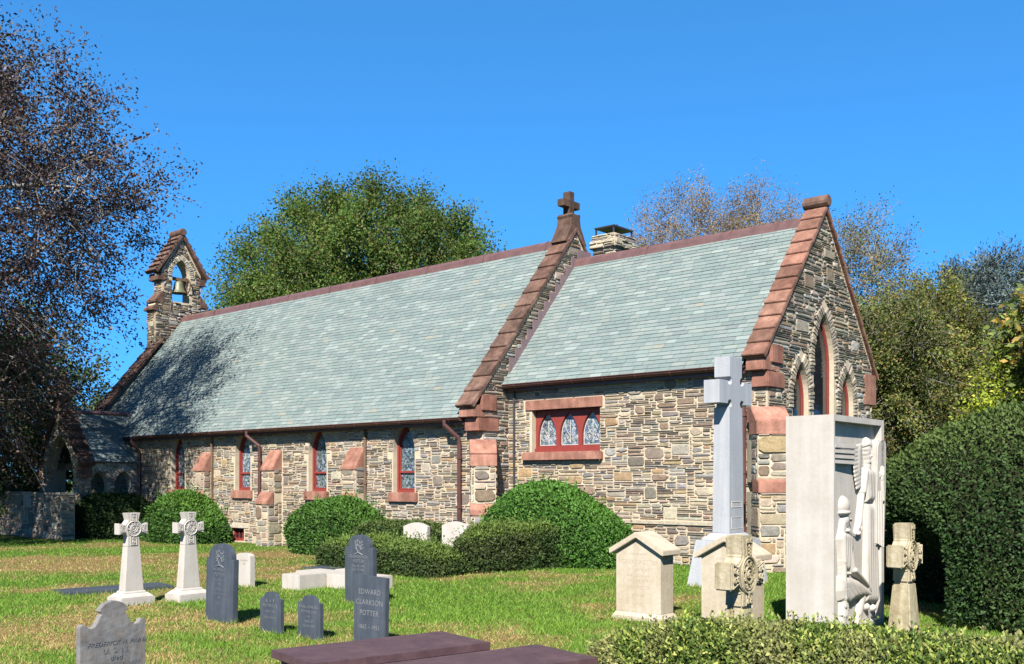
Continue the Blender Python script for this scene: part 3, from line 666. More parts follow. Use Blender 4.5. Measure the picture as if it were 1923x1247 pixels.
spout([(.25, CY0 - .05, 4.3), (.25, CY0 - .05, 1.4)], .03, 'vent_pipe', M['darkmetal'])

# ---- bell gable on the west end
rt = random.Random(9); BX0, BX1 = -21.0, -20.42
tb = MB()
lower = [(2.58, 5.6), (4.98, 5.6), (4.98, 9.1), (4.66, 9.55), (4.66, 10.55), (YC, 12.0), (2.90, 10.55), (2.90, 9.55), (2.58, 9.1)]
op = arch(YC - .02, .40, 9.33, 10.35, .72)
panel(tb, Fe(BX1), lower, [op], .58, .58)
rubble(tb, Fe(BX1), [(2.6, 7), (4.96, 7), (4.96, 9.1), (4.64, 9.5), (4.64, 10.5), (YC, 11.9), (2.92, 10.5), (2.92, 9.5), (2.6, 9.1)], [grow(op, .02), arch(YC - .02, .60, 10.2, 10.35, .98)], rt, .06, .045, .06, (.02, .06), PAL_E, .011)
voussoirs(tb, Fe(BX1), arch(YC - .02, .405, 0, 10.35, .73, 9, False), .20, rt, PAL_C, .04, .07)
panel(tb, Fw(BX0), lower, [op], 0, 0)
rubble(tb, Fs(2.575), [(BX0, 5.6), (BX1, 5.6), (BX1, 9.05), (BX0, 9.05)], (), rt, .06, .05, .1, (.02, .05), PAL_S, .011)
tb.box(BX0 + .02, BX1 - .02, 2.895, 2.98, 9.4, 10.5); rubble(tb, Fs(2.89), [(BX0, 9.5), (BX1, 9.5), (BX1, 10.5), (BX0, 10.5)], (), rt, .06, .05, .1, (.02, .05), PAL_S, .011)
rubble(tb, Fn(4.985), [(BX0, 7.6), (BX1, 7.6), (BX1, 9.05), (BX0, 9.05)], (), rt, .06, .05, .1, (.02, .05), PAL_E, .011)
bt = tb.build('bell_gable', WM, CH, recalc=False)
for side in (0, 1):
    mb = MB()
    f = (lambda y: y) if side == 0 else (lambda y: 2 * YC - y)
    u = Vector((YC - 2.62, 12.1 - 10.42)); L = u.length; u.normalize(); nn = Vector((-u.y, u.x)); n = 7
    for i in range(n):
        a = Vector((2.62, 10.42)) + u * (i * L / n); b = Vector((2.62, 10.42)) + u * ((i + 1) * L / n + .02)
        pr = [a - nn * .05, b - nn * .05, b + nn * .05, a + nn * .13]
        vs = [(BX0 - .14, f(p.x), p.y) for p in pr] + [(BX1 + .13, f(p.x), p.y) for p in pr]; c = rt.uniform(.8, 1.2)
        mb.add(vs, [(0, 1, 2, 3), (7, 6, 5, 4), (0, 4, 5, 1), (1, 5, 6, 2), (2, 6, 7, 3), (3, 7, 4, 0)], (c, c, c))
    mb.build('bell_gable_coping', M['coping'], bt, bevel=.012); mb = MB()
    mb.box(BX0 - .08, BX1 + .06, min(f(2.70), f(3.0)), max(f(2.70), f(3.0)), 10.12, 10.40)
    mb.build('kneeler', M['coping'], bt, bevel=.012)
    for (ya, yb, za, zb) in ((2.44, 2.70, 8.86, 9.22), (2.56, 2.95, 9.2, 9.72)):
        mb = MB(); mb.prism([(f(ya), za), (f(yb), za), (f(yb), zb), (f(ya), za + .08)], lambda a, z, d: (BX0 + d, a, z), -.06, BX1 - BX0 + .07); mb.build('weathering', M['coping'], bt, bevel=.012)
mb = MB(); mb.tube([(BX0 - .18, YC, 12.22), (BX1 + .17, YC, 12.22)], .15, 12); mb.build('coping_roll', M['coping'], bt, bevel=.015)
mb = MB(); bx = (BX0 + BX1) / 2
mb.lathe([(0, .52), (.10, .51), (.17, .44), (.20, .30), (.23, .15), (.30, .04), (.34, 0), (.31, 0), (.2, .12), (.15, .35), (0, .4)], (bx + .12, YC - .03, 9.72), 20)
bell = mb.build('bell', M['bronze'], bt, smooth=True, recalc=False)
mb = MB(); mb.box(bx + .04, bx + .2, YC - .40, YC + .36, 10.24, 10.36); mb.build('bell_yoke', M['wood'], bt)
mb = MB()
mb.tube([(bx + .12 + .34 * math.cos(w), YC + .29, 10.05 + .34 * math.sin(w)) for w in np.linspace(0, 6.283, 22)], .03, 6)
for w in np.linspace(0, 3.14, 4)[:3]: mb.tube([(bx + .12 - .33 * math.cos(w), YC + .29, 10.05 - .33 * math.sin(w)), (bx + .12 + .33 * math.cos(w), YC + .29, 10.05 + .33 * math.sin(w))], .015, 4)
mb.build('bell_wheel', M['wood'], bt)
mb = MB(); mb.tube([(BX1 + .05, 3.3, 9.35), (BX1 + .06, 3.25, 9.0), (BX1 + .12, 3.5, 8.6)], .012, 4); mb.build('bell_rope', M['darkmetal'], bt)

# ---- porch
PX0, PX1, PYF = -19.8, -16.8, -2.2; PXC = (PX0 + PX1) / 2; PZE, PZR = 2.60, 4.40
rp = random.Random(31); po = MB()
ga = arch(PXC, 1.12, -.3, 1.95, 1.62)
front = [(PX0, -.4), (PX1, -.4), (PX1, PZE), (PXC, PZR + .05), (PX0, PZE)]
gb = [(p[0], max(p[1], 0.0)) for p in ga]
panel(po, Fs(PYF), front, [gb], .4, .4)
rubble(po, Fs(PYF), front[0:0] + [(PX0, 0), (PX1, 0), (PX1, PZE), (PXC, PZR), (PX0, PZE)], [arch(PXC, 1.36, -.1, 1.95, 1.9)], rp, .07, .05, .1, (.02, .05), PAL_S, .011)
voussoirs(po, Fs(PYF), [(PXC + 1.125, .2)] + arch(PXC, 1.125, 0, 1.95, 1.63, 10, False) + [(PXC - 1.125, .2)], .22, rp, PAL_C, .04, .09)
ha = [arch(-1.48, .34, .9, 1.75, .56), arch(-.62, .34, .9, 1.75, .56)]
panel(po, Fe(PX1), [(PYF + .003, -.4), (-.003, -.4), (-.003, PZE), (PYF + .003, PZE)], ha, .35, .35)
rubble(po, Fe(PX1), [(PYF, 0), (0, 0), (0, PZE), (PYF, PZE)], [arch(-1.48, .52, .85, 1.75, .8), arch(-.62, .52, .85, 1.75, .8)], rp, .06, .045, .08, (.02, .05), PAL_E, .011)
for c in (-1.48, -.62): voussoirs(po, Fe(PX1), [(c + .345, 1.0)] + arch(c, .345, 0, 1.75, .57, 8, False) + [(c - .345, 1.0)], .17, rp, PAL_E, .04, .07)
panel(po, Fw(PX0), [(PYF + .003, -.4), (0, -.4), (0, 1.1), (PYF + .003, 1.1)], (), 0, .35)
po.box(PX0, PX0 + .35, PYF + .4, PYF + .75, 1.1, PZE); po.box(PX0, PX0 + .35, -.4, -.01, 1.1, PZE); po.box(PX0, PX0 + .35, PYF + .4, -.01, PZE - .25, PZE - .005)
porch = po.build('porch', WM, CH, recalc=False)
mb = MB(); sl = (PZR - PZE) / (PXC - PX0 + .12); xe = PX1 + .15; ze = PZE + .02
u = Vector((PXC - xe, 0, PZR - ze)); slen = u.length; u.normalize(); n = Vector((u.z, 0, -u.x))
n = n if n.z > 0 else -n
cut = lambda p: p.y < (p.z - 3.58) / 1.245 - .3 + .12 if p.z > 3.5 else p.y < 0
yb = 1.05
mb.add([(xe, PYF - .0, ze), (xe, 0, ze), (PX1, 0, PZE + .3), (PXC, .38, PZR), (PXC, PYF, PZR)], [(0, 1, 2, 3, 4)], (.15, .18, .18))
mb.add([(2 * PXC - xe, PYF, ze), (2 * PXC - xe, 0, ze), (PXC, .38, PZR), (PXC, PYF, PZR)], [(3, 2, 1, 0)], (.2, .24, .24))
slates(mb, (xe, PYF, ze), (0, 1, 0), u, n, -PYF + .5, slen - .03, rp, .14, cut)
pr_ = mb.build('porch_roof', M['slate'], porch, recalc=False)
mb = MB(); mb.tube([(PXC, PYF, PZR + .02), (PXC, .45, PZR + .02)], .09, 8)
mb.build('ridge_cap', M['ridge'], porch)
mb = MB()
for side in (0, 1):
    f = (lambda x: x) if side == 0 else (lambda x: 2 * PXC - x)
    a0_, z0_ = PX1 + .28, PZE - .10; u2 = Vector((PXC - a0_, PZR + .18 - z0_)); L = u2.length; u2.normalize(); nn = Vector((u2.y, -u2.x)); nn = nn if nn.y > 0 else -nn
    for i in range(7):
        a = Vector((a0_, z0_)) + u2 * (i * L / 7); b = Vector((a0_, z0_)) + u2 * ((i + 1) * L / 7 + .02); pr = [a - nn * .05, b - nn * .05, b + nn * .05, a + nn * .13]; c = rp.uniform(.8, 1.2)
        vs = [(f(p.x), PYF - .12, p.y) for p in pr] + [(f(p.x), PYF + .42, p.y) for p in pr]
        mb.add(vs, [(0, 1, 2, 3), (7, 6, 5, 4), (0, 4, 5, 1), (1, 5, 6, 2), (2, 6, 7, 3), (3, 7, 4, 0)], (c, c, c))
    mb.box(min(f(PX1 - .1), f(PX1 + .14)), max(f(PX1 - .1), f(PX1 + .14)), PYF - .07, PYF + .38, PZE - .52, PZE - .14)
mb.build('porch_coping', M['coping'], porch, bevel=.014)
mb = MB(); Fp = lambda a, z, d: (PXC + a, PYF + .12 - d, PZR + .1 + z)
mb.prism([(-.32, -.1), (.32, -.1), (.17, .45), (.17, .68), (.08, .75), (-.08, .75), (-.17, .68), (-.17, .45)], Fp, -.2, .2)
mb.prism([(-.09, .70), (.09, .70), (.07, .88), (.22, .84), (.22, 1.04), (.07, 1.0), (.1, 1.22), (-.1, 1.22), (-.07, 1.0), (-.22, 1.04), (-.22, .84), (-.07, .88)], Fp, -.09, .09)
mb.build('porch_cross', M['coping'], porch, bevel=.02)

# ------------------------------------------------------------------ boundary wall by the porch
bw_ = MB(); rw = random.Random(44)
bw_.box(-32, -16.1, -3.15, -2.68, -.4, 1.50)
rubble(bw_, Fs(-3.15), [(-26, 0), (-16.1, 0), (-16.1, 1.48), (-26, 1.48)], (), rw, .09, .08, .5, (.02, .06), PAL_E + PAL_S[:4], .016, thin=.5)
rubble(bw_, Fe(-16.1), [(-3.15, 0), (-2.68, 0), (-2.68, 1.48), (-3.15, 1.48)], (), rw, .07, .05, .1, (.02, .04), PAL_S, .011)
x = -32
while x < -16.1:
    w = rw.uniform(.4, .9); e = min(x + w, -16.06); q = rw.choice(PAL_E); bw_.box(x + .01, e, -3.19, -2.64, 1.50, 1.56 + rw.uniform(0, .03), q, 2); x += w
o = bw_.build('boundary_wall', WM, None, recalc=False); o.location = (OX, OY, 0); o.rotation_euler = (0, 0, CH_ANG)
tag(o, 'low shaded fieldstone wall running left from below the porch', 'wall')

# ================================================================== gravestones
def text_mesh(mb, lines, F, col=(1, 1, 1), proud=.004):
    """lines = [(string, cap height, a, z, slant)] centred on a, baseline z, set on the plane F(a, z, d)"""
    for s, h, a, z, sl in lines:
        cu = bpy.data.curves.new('t', 'FONT'); cu.body = s; cu.align_x = 'CENTER'; cu.size = h / .69; cu.shear = sl; cu.space_character = 1.06; cu.resolution_u = 3
        ob = bpy.data.objects.new('t', cu); COL.objects.link(ob); bpy.context.view_layer.update()
        me = bpy.data.meshes.new_from_object(ob.evaluated_get(bpy.context.evaluated_depsgraph_get()))
        mb.add([F(a + v.co.x, z + v.co.y, proud) for v in me.vertices], [tuple(p.vertices) for p in me.polygons], col)
        bpy.data.objects.remove(ob); bpy.data.curves.remove(cu); bpy.data.meshes.remove(me)
def crest(F, a, z, r, m, parent, name='carved_crest'):
    mb = MB(); rr = random.Random(int(a * 100 + z * 1000))
    sh = [(-.38, .1), (.38, .1), (.38, -.35), (.2, -.65), (0, -.8), (-.2, -.65), (-.38, -.35), (-.38, .1)]
    mb.tube([F(a + x * r, z + y * r, .004) for x, y in sh], .006, 4)
    mb.tube([F(a + x * r, z + y * r, .004) for x, y in [(-.38, -.2), (0, .1), (.38, -.2)]], .005, 4)
    mb.tube([F(a + .28 * r * math.cos(w), z + r * (.42 + .26 * math.sin(w)), .004) for w in np.linspace(0, 6.28, 12)], .006, 4)
    for sx in (-1, 1):                                              # mantling scrolls
        for k in range(3):
            c0 = (sx * (.58 + .1 * rr.random()), .55 - .42 * k)
            mb.tube([F(a + r * (c0[0] + sx * .22 * math.cos(w) * (1 - w / 9)), z + r * (c0[1] + .22 * math.sin(w) * (1 - w / 9)), .004) for w in np.linspace(.3, 6.5, 14)], .006, 4)
        mb.tube([F(a + sx * r * .1, z + r * .72, .004), F(a + sx * r * .3, z + r * .9, .004)], .006, 4)
    mb.tube([F(a + r * x, z + r * (-1.0 + .12 * math.cos(x * 3)), .004) for x in np.linspace(-.85, .85, 9)], .011, 4)
    return mb.build(name, m, parent)
Fg = lambda a, z, d: (a, -d, z)                                     # front plane facing local -y
Fge = lambda a, z, d: (d, a, z)                                     # front plane facing local +x
BASES = []
def place(name, X, Y, label, cat, group=None, rz=CH_ANG, tilt=(0, 0)):
    BASES.append((X, Y, rz, name))
    o = empty(name, (X, Y, gzf(X, Y)), rz); o.rotation_euler = (tilt[0], tilt[1], rz); tag(o, label, cat, group); return o
def round_head(w, h, hw, rise, step=.03):
    b = w / 2; z = h - rise; P = [(-b, -.12), (b, -.12), (b, z), (hw, z), (hw, z + step)]
    for i in range(1, 14): t = math.pi * i / 14; P.append((hw * math.cos(t), z + step + (rise - step) * math.sin(t)))
    return P + [(-hw, z + step), (-hw, z), (-b, z)]
def headstone(name, X, Y, prof, th, m, label, group=None, rz=CH_ANG, F=Fg, bev=.006, tilt=(0, 0), cat='gravestone'):
    o = place(name, X, Y, label, cat, group, rz, tilt)
    mb = MB(); mb.prism(prof, F, -th, 0); mb.build('stone', m, o, bevel=bev); return o
GS = 'dark slate headstones on the lawn'
# tall slate with crest, left
g = headstone('slate_headstone', -4.11, 13.74, round_head(.69, 1.10, .285, .21), .08, M['slab'], 'tall round topped dark slate headstone just right of the two white crosses', GS, tilt=(R(-1), R(.6)))
crest(Fg, 0, .90, .12, M['letter'], g); mb = MB()
text_mesh(mb, [('HOWARD', .045, 0, .715, 0), ('POTTER', .045, 0, .645, 0), ('Born Nov. 18', .034, 0, .575, 0), ('1826', .034, 0, .515, 0), ('Died March 24', .034, 0, .445, 0), ('In the city of London', .030, 0, .385, 0), ('1897', .034, 0, .325, 0), ('R.I.P.', .034, 0, .245, 0)], Fg); mb.build('inscription', M['letter'], g, recalc=False)
# tall slate with crest, middle
g = headstone('slate_headstone', -2.47, 15.8, round_head(.70, 1.11, .26, .20), .08, M['slab'], 'tall round topped dark slate headstone with a carved crest, partly behind a square one', GS)
crest(Fg, 0, .92, .12, M['letterlight'], g); mb = MB()
text_mesh(mb, [('CLARKSON N.', .048, 0, .735, 0), ('POTTER', .048, 0, .662, 0), ('Nov. 25, 1858', .034, 0, .59, 0), ('June 19, 1881', .034, 0, .53, 0)], Fg); mb.build('inscription', M['letterlight'], g, recalc=False)
def small_head(w, h, rise=.085, hw=.15):
    b = w / 2; z = h - rise; P = [(-b, -.1), (b, -.1), (b, z), (hw + .012, z + .004)]
    for i in range(15):
        t = i / 14; x = hw * (1 - 2 * t); P.append((x, z + rise * (1 - abs(2 * t - 1) ** 2.6) ** .62 * 1.0 + .004))
    return P + [(-hw - .012, z + .004), (-b, z)]
g = headstone('slate_headstone', -3.14, 12.74, small_head(.45, .53), .05, M['slab'], 'small dark slate headstone with curved top, left one of the low pair', GS)
mb = MB(); text_mesh(mb, [('ALLYN COX', .038, 0, .34, 0), ('1896 ~ 1982', .024, 0, .27, 0), ('MURAL PAINTER', .024, 0, .19, 0)], Fg); mb.build('inscription', M['letterlight'], g, recalc=False)
mb = MB()
for x, h in ((-.075, .035), (.0, .025), (.075, .045)): mb.tube([Fg(x, .405, .003), Fg(x, .405 + h, .003)], .004, 4)
mb.tube([Fg(-.09, .402, .003), Fg(-.06, .402, .003)], .004, 4); mb.build('carved_brushes', M['letterlight'], g)
g = headstone('slate_headstone', -2.54, 12.27, small_head(.45, .54), .05, M['slab'], 'small dark slate headstone with curved top, right one of the low pair', GS, tilt=(0, R(-.5)))
mb = MB(); text_mesh(mb, [('ETHEL HOWARD', .033, 0, .385, 0), ('POTTER COX', .033, 0, .325, 0), ('1971', .024, 0, .268, 0), ('WIFE OF', .028, 0, .205, 0), ('ALLYN COX', .028, 0, .15, 0)], Fg); mb.build('inscription', M['letterlight'], g, recalc=False)
g = headstone('slate_headstone', -1.70, 11.62, [(-.285, -.1), (.285, -.1), (.285, .845), (-.285, .86)], .06, M['slab'], 'square topped dark slate headstone dated 1862 to 1951 behind the maroon table tombs', GS, tilt=(R(-1.5), 0))
mb = MB(); text_mesh(mb, [('EDWARD', .062, .0, .635, 0), ('CLARKSON', .062, 0, .51, 0), ('POTTER', .062, 0, .385, 0), ('1862 – 1951', .050, 0, .225, 0)], Fg); mb.build('inscription', M['letterlight'], g, recalc=False)
# old slate at the lower left
b = .31; P = [(-b, -.15), (b, -.15), (b, .65)]
P += [(b + .005 - .035 * (1 - math.cos(t)), .65 + .035 * math.sin(t)) for t in np.linspace(.3, 3.0, 7)]
P += [(b - .10, .64), (b - .13, .655), (b - .165, .70), (b - .185, .745), (b - .2, .76), (.115, .77)]
P += [(.135 * math.cos(t), .775 + .10 * math.sin(t)) for t in np.linspace(.15, math.pi - .15, 12)]
P += [(-.115, .77), (-b + .2, .76), (-b + .185, .745), (-b + .165, .70), (-b + .13, .655), (-b + .10, .64)]
P += [(-b - .005 + .035 * (1 + math.cos(t)), .65 + .035 * math.sin(t)) for t in np.linspace(.15, 2.85, 7)]
g = headstone('weathered_headstone', -3.66, 9.0, P, .08, M['oldslate'], 'stained grey headstone with scrolled shoulders at the lower left, nearest the camera', None, CH_ANG, Fge, .008, (0, R(1)))
mb = MB(); text_mesh(mb, [('FREDERICK H. PAINE', .040, .03, .475, .35), ('U. S. N.', .052, .02, .40, 0), ('died', .045, .02, .335, .2), ('March 12, 1897', .04, .05, .27, .3)], Fge); mb.build('inscription', M['letterlight'], g, recalc=False)
mb = MB(); text_mesh(mb, [('FREDERICK H. PAINE', .040, .034, .471, .35), ('U. S. N.', .052, .024, .396, 0), ('died', .045, .024, .331, .2)], Fge, proud=.002); mb.build('inscription_shadow', M['darkmetal'], g, recalc=False)  # dark copy set right and down, painted as the letters' shadow
# pale headstone half hidden by the tall slate
g = headstone('pale_headstone', -5.02, 18.3, round_head(.46, .63, .22, .05, .0), .10, M['white'], 'pale round shouldered headstone half hidden behind the left tall slate', None)
mb = MB(); text_mesh(mb, [('IN MEMORY', .03, .03, .48, 0), ('1904', .03, .03, .42, 0)], Fg); mb.build('inscription', M['cut'], g, recalc=False)
# two white government stones inside the plot hedge
for i, (X, Y, lb) in enumerate(((-2.19, 22.2, 'white marble headstone with curved top in the plot hedge, left of two'), (-1.30, 22.0, 'white marble headstone with curved top in the plot hedge, right of two'))):
    w, h = .64, 1.02; P = [(-w / 2, -.1), (w / 2, -.1), (w / 2, h - .09)] + [(w / 2 * (1 - t * 2), h - .09 + .09 * math.sin(math.pi * t)) for t in np.linspace(.06, .94, 11)] + [(-w / 2, h - .09)]
    g = headstone('marble_headstone', X, Y, P, .12, M['white'], lb, 'white headstones inside the plot hedge', rz=CH_ANG + R(14))
    mb = MB()
    for k in range(6): t = k * math.pi / 3; mb.tube([Fg(0 + .02 * math.cos(t), .80 + .02 * math.sin(t), .004), Fg(.075 * math.cos(t + .3), .80 + .085 * math.sin(t + .3), .004), Fg(.05 * math.cos(t + .8), .80 + .06 * math.sin(t + .8), .004)], .007, 4)
    mb.build('carved_emblem', M['white'], g)

# ---- Celtic crosses
def knot(mb, F, a, z, r, rr=.006, turns=2.2, ph=0, d=.006):
    mb.tube([F(a + r * (1 - w / (turns * 6.283 + .8)) * math.cos(w + ph), z + r * (1 - w / (turns * 6.283 + .8)) * math.sin(w + ph), d) for w in np.linspace(0, turns * 6.283, int(turns * 12))], rr, 4)
def flared_cross(sp, zc, top, bot, i_, o_, si, so_, ring):
    """outline: arms reach sp, inner half-width i_, outer half-width o_"""
    return [(-si, bot), (si, bot), (si * .9, zc - ring * .9), (ring * .72, zc - ring * .72), (ring * .95, zc - i_), (sp, zc - o_), (sp, zc + o_), (ring * .95, zc + i_), (ring * .72, zc + ring * .72), (si * .78, zc + ring * .95),
            (so_, top), (-so_, top), (-si * .78, zc + ring * .95), (-ring * .72, zc + ring * .72), (-ring * .95, zc + i_), (-sp, zc + o_), (-sp, zc - o_), (-ring * .95, zc - i_), (-ring * .72, zc - ring * .72), (-si * .9, zc - ring * .9)]
def white_cross(X, Y, label):
    o = place('celtic_cross', X, Y, label, 'cross', 'white celtic crosses on the lawn')
    mb = MB(); mb.box(-.235, .235, -.29, .29, -.1, .125); mb.box(-.225, .225, -.28, .28, .125, .19, taper=(.075, .075)); mb.build('base', M['white'], o, bevel=.008)
    mb = MB(); mb.box(-.14, .14, -.19, .19, .19, .225, taper=(.02, .02)); mb.build('moulding', M['white'], o, bevel=.006)
    mb = MB(); mb.box(-.108, .108, -.155, .155, .225, .93, taper=(.026, .050)); mb.build('shaft', M['white'], o, bevel=.004)
    mb = MB(); F = lambda a, z, d: (d, a, z)
    mb.prism(flared_cross(.245, 1.215, 1.47, .93, .065, .092, .105, .115, .145), F, -.08, .08); h = mb.build('cross_head', M['white'], o, bevel=.006)
    mb = MB(); G = lambda a, z, d: (.08 + d, a, z)
    mb.tube([G(.118 * math.cos(w), 1.215 + .118 * math.sin(w), .006) for w in np.linspace(0, 6.283, 26)], .010, 4)
    mb.tube([G(.06 * math.cos(w), 1.215 + .06 * math.sin(w), .006) for w in np.linspace(0, 6.283, 18)], .008, 4)
    knot(mb, G, 0, 1.215, .055, .007, 2)
    for k in range(10): t = k * .628; knot(mb, G, .088 * math.cos(t), 1.215 + .088 * math.sin(t), .024, .005, 1.2, t)
    for (a, z, s1, s2) in ((0, 1.385, .045, .065), (.185, 1.215, .042, .05), (-.185, 1.215, .042, .05), (0, 1.03, .05, .075)):
        mb.tube([G(a + p * s1, z + q * s2, .004) for p, q in ((-1, -1), (1, -1), (1, 1), (-1, 1), (-1, -1))], .006, 4)
        knot(mb, G, a, z + s2 * .4, s1 * .6, .006, 1.3); knot(mb, G, a, z - s2 * .4, s1 * .6, .006, 1.3, 2)
    mb.build('carving', M['white'], h)
white_cross(-6.125, 15.77, 'white marble celtic cross, left of the pair, behind the weathered grey headstone')
white_cross(-5.365, 16.24, 'white marble celtic cross, right of the pair, beside the tall slate headstone')
def tan_cross(X, Y, label, rz=CH_ANG):
    o = place('celtic_cross', X, Y, label, 'cross', 'tan celtic crosses by the tall relief monument', rz)
    mb = MB(); mb.box(-.155, .155, -.21, .21, -.1, .70, taper=(.055, .085)); mb.build('shaft', M['tan'], o, bevel=.02)
    mb = MB(); F = lambda a, z, d: (d, a, z)
    mb.prism(flared_cross(.345, 1.03, 1.43, .70, .11, .145, .125, .125, .20), F, -.10, .10); h = mb.build('cross_head', M['tan'], o, bevel=.018)
    mb = MB(); G = lambda a, z, d: (.10 + d, a, z)
    for r, t in ((.185, .014), (.15, .010), (.085, .014)): mb.tube([G(r * .85 * math.cos(w), 1.03 + r * math.sin(w), .008) for w in np.linspace(0, 6.283, 26)], t, 5)
    knot(mb, G, 0, 1.03, .05, .013, 1.6, 0, .012)
    for k in range(8): t = k * .785 + .3; knot(mb, G, .1 * math.cos(t), 1.03 + .118 * math.sin(t), .024, .009, 1.0, t, .01)
    for sx in (-1, 1):
        for (a, z) in ((.24, 1.065), (.29, 1.08), (.24, .995), (.29, .985)): knot(mb, G, sx * a, z, .032, .012, 1.0, 1, .012)
        mb.tube([G(sx * p, q, .006) for p, q in ((.20, 1.10), (.33, 1.15), (.33, .91), (.20, .96))], .008, 4)
        knot(mb, G, sx * .028, 1.37, .026, .011, 1.2, 0, .012); knot(mb, G, sx * .03, .755, .028, .012, 1.2, 0, .012)
    for z in (1.32, 1.285, 1.25, .80, .835): knot(mb, G, 0, z, .022, .010, 1, z * 9, .012)
    for sx in (-1, 1): mb.tube([G(sx * .055, 1.41, .005), G(sx * .05, 1.23, .005)], .008, 4); mb.tube([G(sx * .05, .83, .005), G(sx * .058, .72, .005)], .008, 4)
    mb.build('carving', M['tan'], h)
tan_cross(2.33, 10.05, 'tan celtic cross in front of the second gabled cream tomb')
tan_cross(4.86, 12.15, 'tan celtic cross between the tall relief monument and the big dark hedge')

# ---- gabled cream tombs
def house_tomb(X, Y, label, lines):
    o = place('gabled_tomb', X, Y, label, 'tomb', 'gabled cream stone tombs')
    mb = MB(); mb.box(-.425, .425, -.215, .215, -.1, .045); mb.box(-.42, .42, -.21, .21, .045, .11, taper=(.042, .042)); mb.build('base', M['cream'], o, bevel=.006)
    F = lambda a, z, d: (a, -d, z); mb = MB(); mb.prism([(-.375, .11), (.375, .11), (.375, .95), (0, 1.155), (-.375, .95)], F, -.165, .165); w = mb.build('body', M['cream'], o, bevel=.004)
    mb = MB(); mb.prism([(-.41, .935), (0, 1.16), (.41, .935), (.41, .965), (0, 1.19), (-.41, .965)], F, -.185, .185); mb.build('moulding', M['cream'], o)
    mb = MB(); mb.prism([(-.455, .935), (-.43, .935), (0, 1.172), (.43, .935), (.455, .935), (.455, 1.005), (0, 1.255), (-.455, 1.005)], F, -.235, .235); mb.build('roof', M['cream'], o, bevel=.006)
    mb = MB(); text_mesh(mb, lines, lambda a, z, d: (a, -.165 - d, z), proud=.002); mb.build('inscription', M['cut'], w, recalc=False)
house_tomb(1.89, 13.98, 'gabled cream limestone tomb standing clear on the lawn beside the round bush', [('IN LOVING MEMORY', .022, 0, .93, 0), ('ROBERT POTTER', .058, 0, .80, 0), ('OF NEWPORT', .04, 0, .70, 0), ('BORN JULY 9 1828', .03, 0, .62, 0), ('AND HIS WIFE', .035, 0, .55, 0), ('ABBY POTTER', .042, 0, .45, 0), ('DIED 1891', .03, 0, .34, 0), ('AT REST', .03, 0, .22, 0)])
house_tomb(2.94, 13.07, 'gabled cream limestone tomb half hidden behind a tan celtic cross', [('IN LOVING MEMORY', .022, 0, .93, 0), ('POTTER', .05, 0, .60, 0), ('1902', .035, 0, .45, 0)])

# ---- tall grey granite cross
o = place('granite_cross', 3.90, 17.68, 'very tall smooth grey granite cross on a tapered pedestal before the church wall', 'cross')
mb = MB(); mb.box(-.43, .43, -.78, .78, -.15, .80, taper=(.12, .16)); mb.build('pedestal', M['granite'], o, bevel=.01)
mb = MB(); mb.box(-.31, .31, -.45, .45, .80, .92, taper=(.12, .16)); mb.box(-.17, .17, -.27, .27, .92, 3.17, taper=(.015, .03)); mb.build('shaft', M['granite'], o, bevel=.006)
def notch(cx, cy, r, t0, t1): return [(cx + r * math.cos(t), cy + r * math.sin(t)) for t in np.linspace(t0, t1, 9)]
hw, sp, zc, ah, r = .225, .60, 3.43, .205, .075
P = [(-.238, 3.16), (.238, 3.16)] + notch(hw, zc - ah, r, R(-90), R(-360)) + [(sp, zc - ah), (sp, zc + ah)] + notch(hw, zc + ah, r, R(0), R(-270)) + [(hw, 4.07), (-hw, 4.07)] + notch(-hw, zc + ah, r, R(90), R(-180)) + [(-sp, zc + ah), (-sp, zc - ah)] + notch(-hw, zc - ah, r, R(180), R(-90))
mb = MB(); mb.prism(P, lambda a, z, d: (d, a, z), -.155, .155); mb.build('cross_head', M['granite'], o, bevel=.004)
for z, w, h, tx in ((1.43, .36, .10, [('HOPE IN GOD', .05, 0, 1.405, 0)]), (1.10, .40, .20, [('HOLY', .06, 0, 1.12, 0), ('NATIVITY', .06, 0, 1.03, 0)])):
    mb = MB(); Gq = lambda a, z_, d: (.163 + d, a, z_)
    mb.tube([Gq(p * w / 2, z + q * h / 2, .002) for p, q in ((-1, -1), (1, -1), (1, 1), (-1, 1), (-1, -1))], .010, 4)
    text_mesh(mb, tx, Gq, proud=.004); mb.build('inscription', M['white'], o)

# ---- recumbent cross shaped kerb, ledger slabs
o = place('cross_kerb', -3.15, 18.25, 'low white stone recumbent cross lying on the grass behind the tall slate headstone', 'tomb')
mb = MB(); mb.box(-1.05, 1.05, -.30, .30, -.05, .25); mb.build('long_arm', M['white'], o, bevel=.012)
mb = MB(); mb.box(-.62, -.10, -.92, -.303, -.05, .262); mb.build('side_arm', M['white'], o, bevel=.012)
mb = MB(); mb.box(-.62, -.10, .303, .92, -.05, .262); mb.build('side_arm', M['white'], o, bevel=.012)
def ledger(X, Y, L, w, rz, label, z=.07):
    o = headstone('ledger_slab', X, Y, [(-w / 2, -L / 2), (w / 2, -L / 2), (w / 2, L / 2), (-w / 2, L / 2)], .2, M['slab'], label, 'flat dark ledger slabs in the grass', rz, lambda a, z_, d: (a, z_, d + z), .006, cat='grave slab')
ledger(-7.2, 17.75, 1.9, .75, CH_ANG - R(8), 'flat dark slate ledger slab in the grass behind the left white cross', .06)
ledger(-3.75, 22.2, 1.9, .8, CH_ANG, 'flat dark slate ledger slab in the grass near the plot hedge', .07)

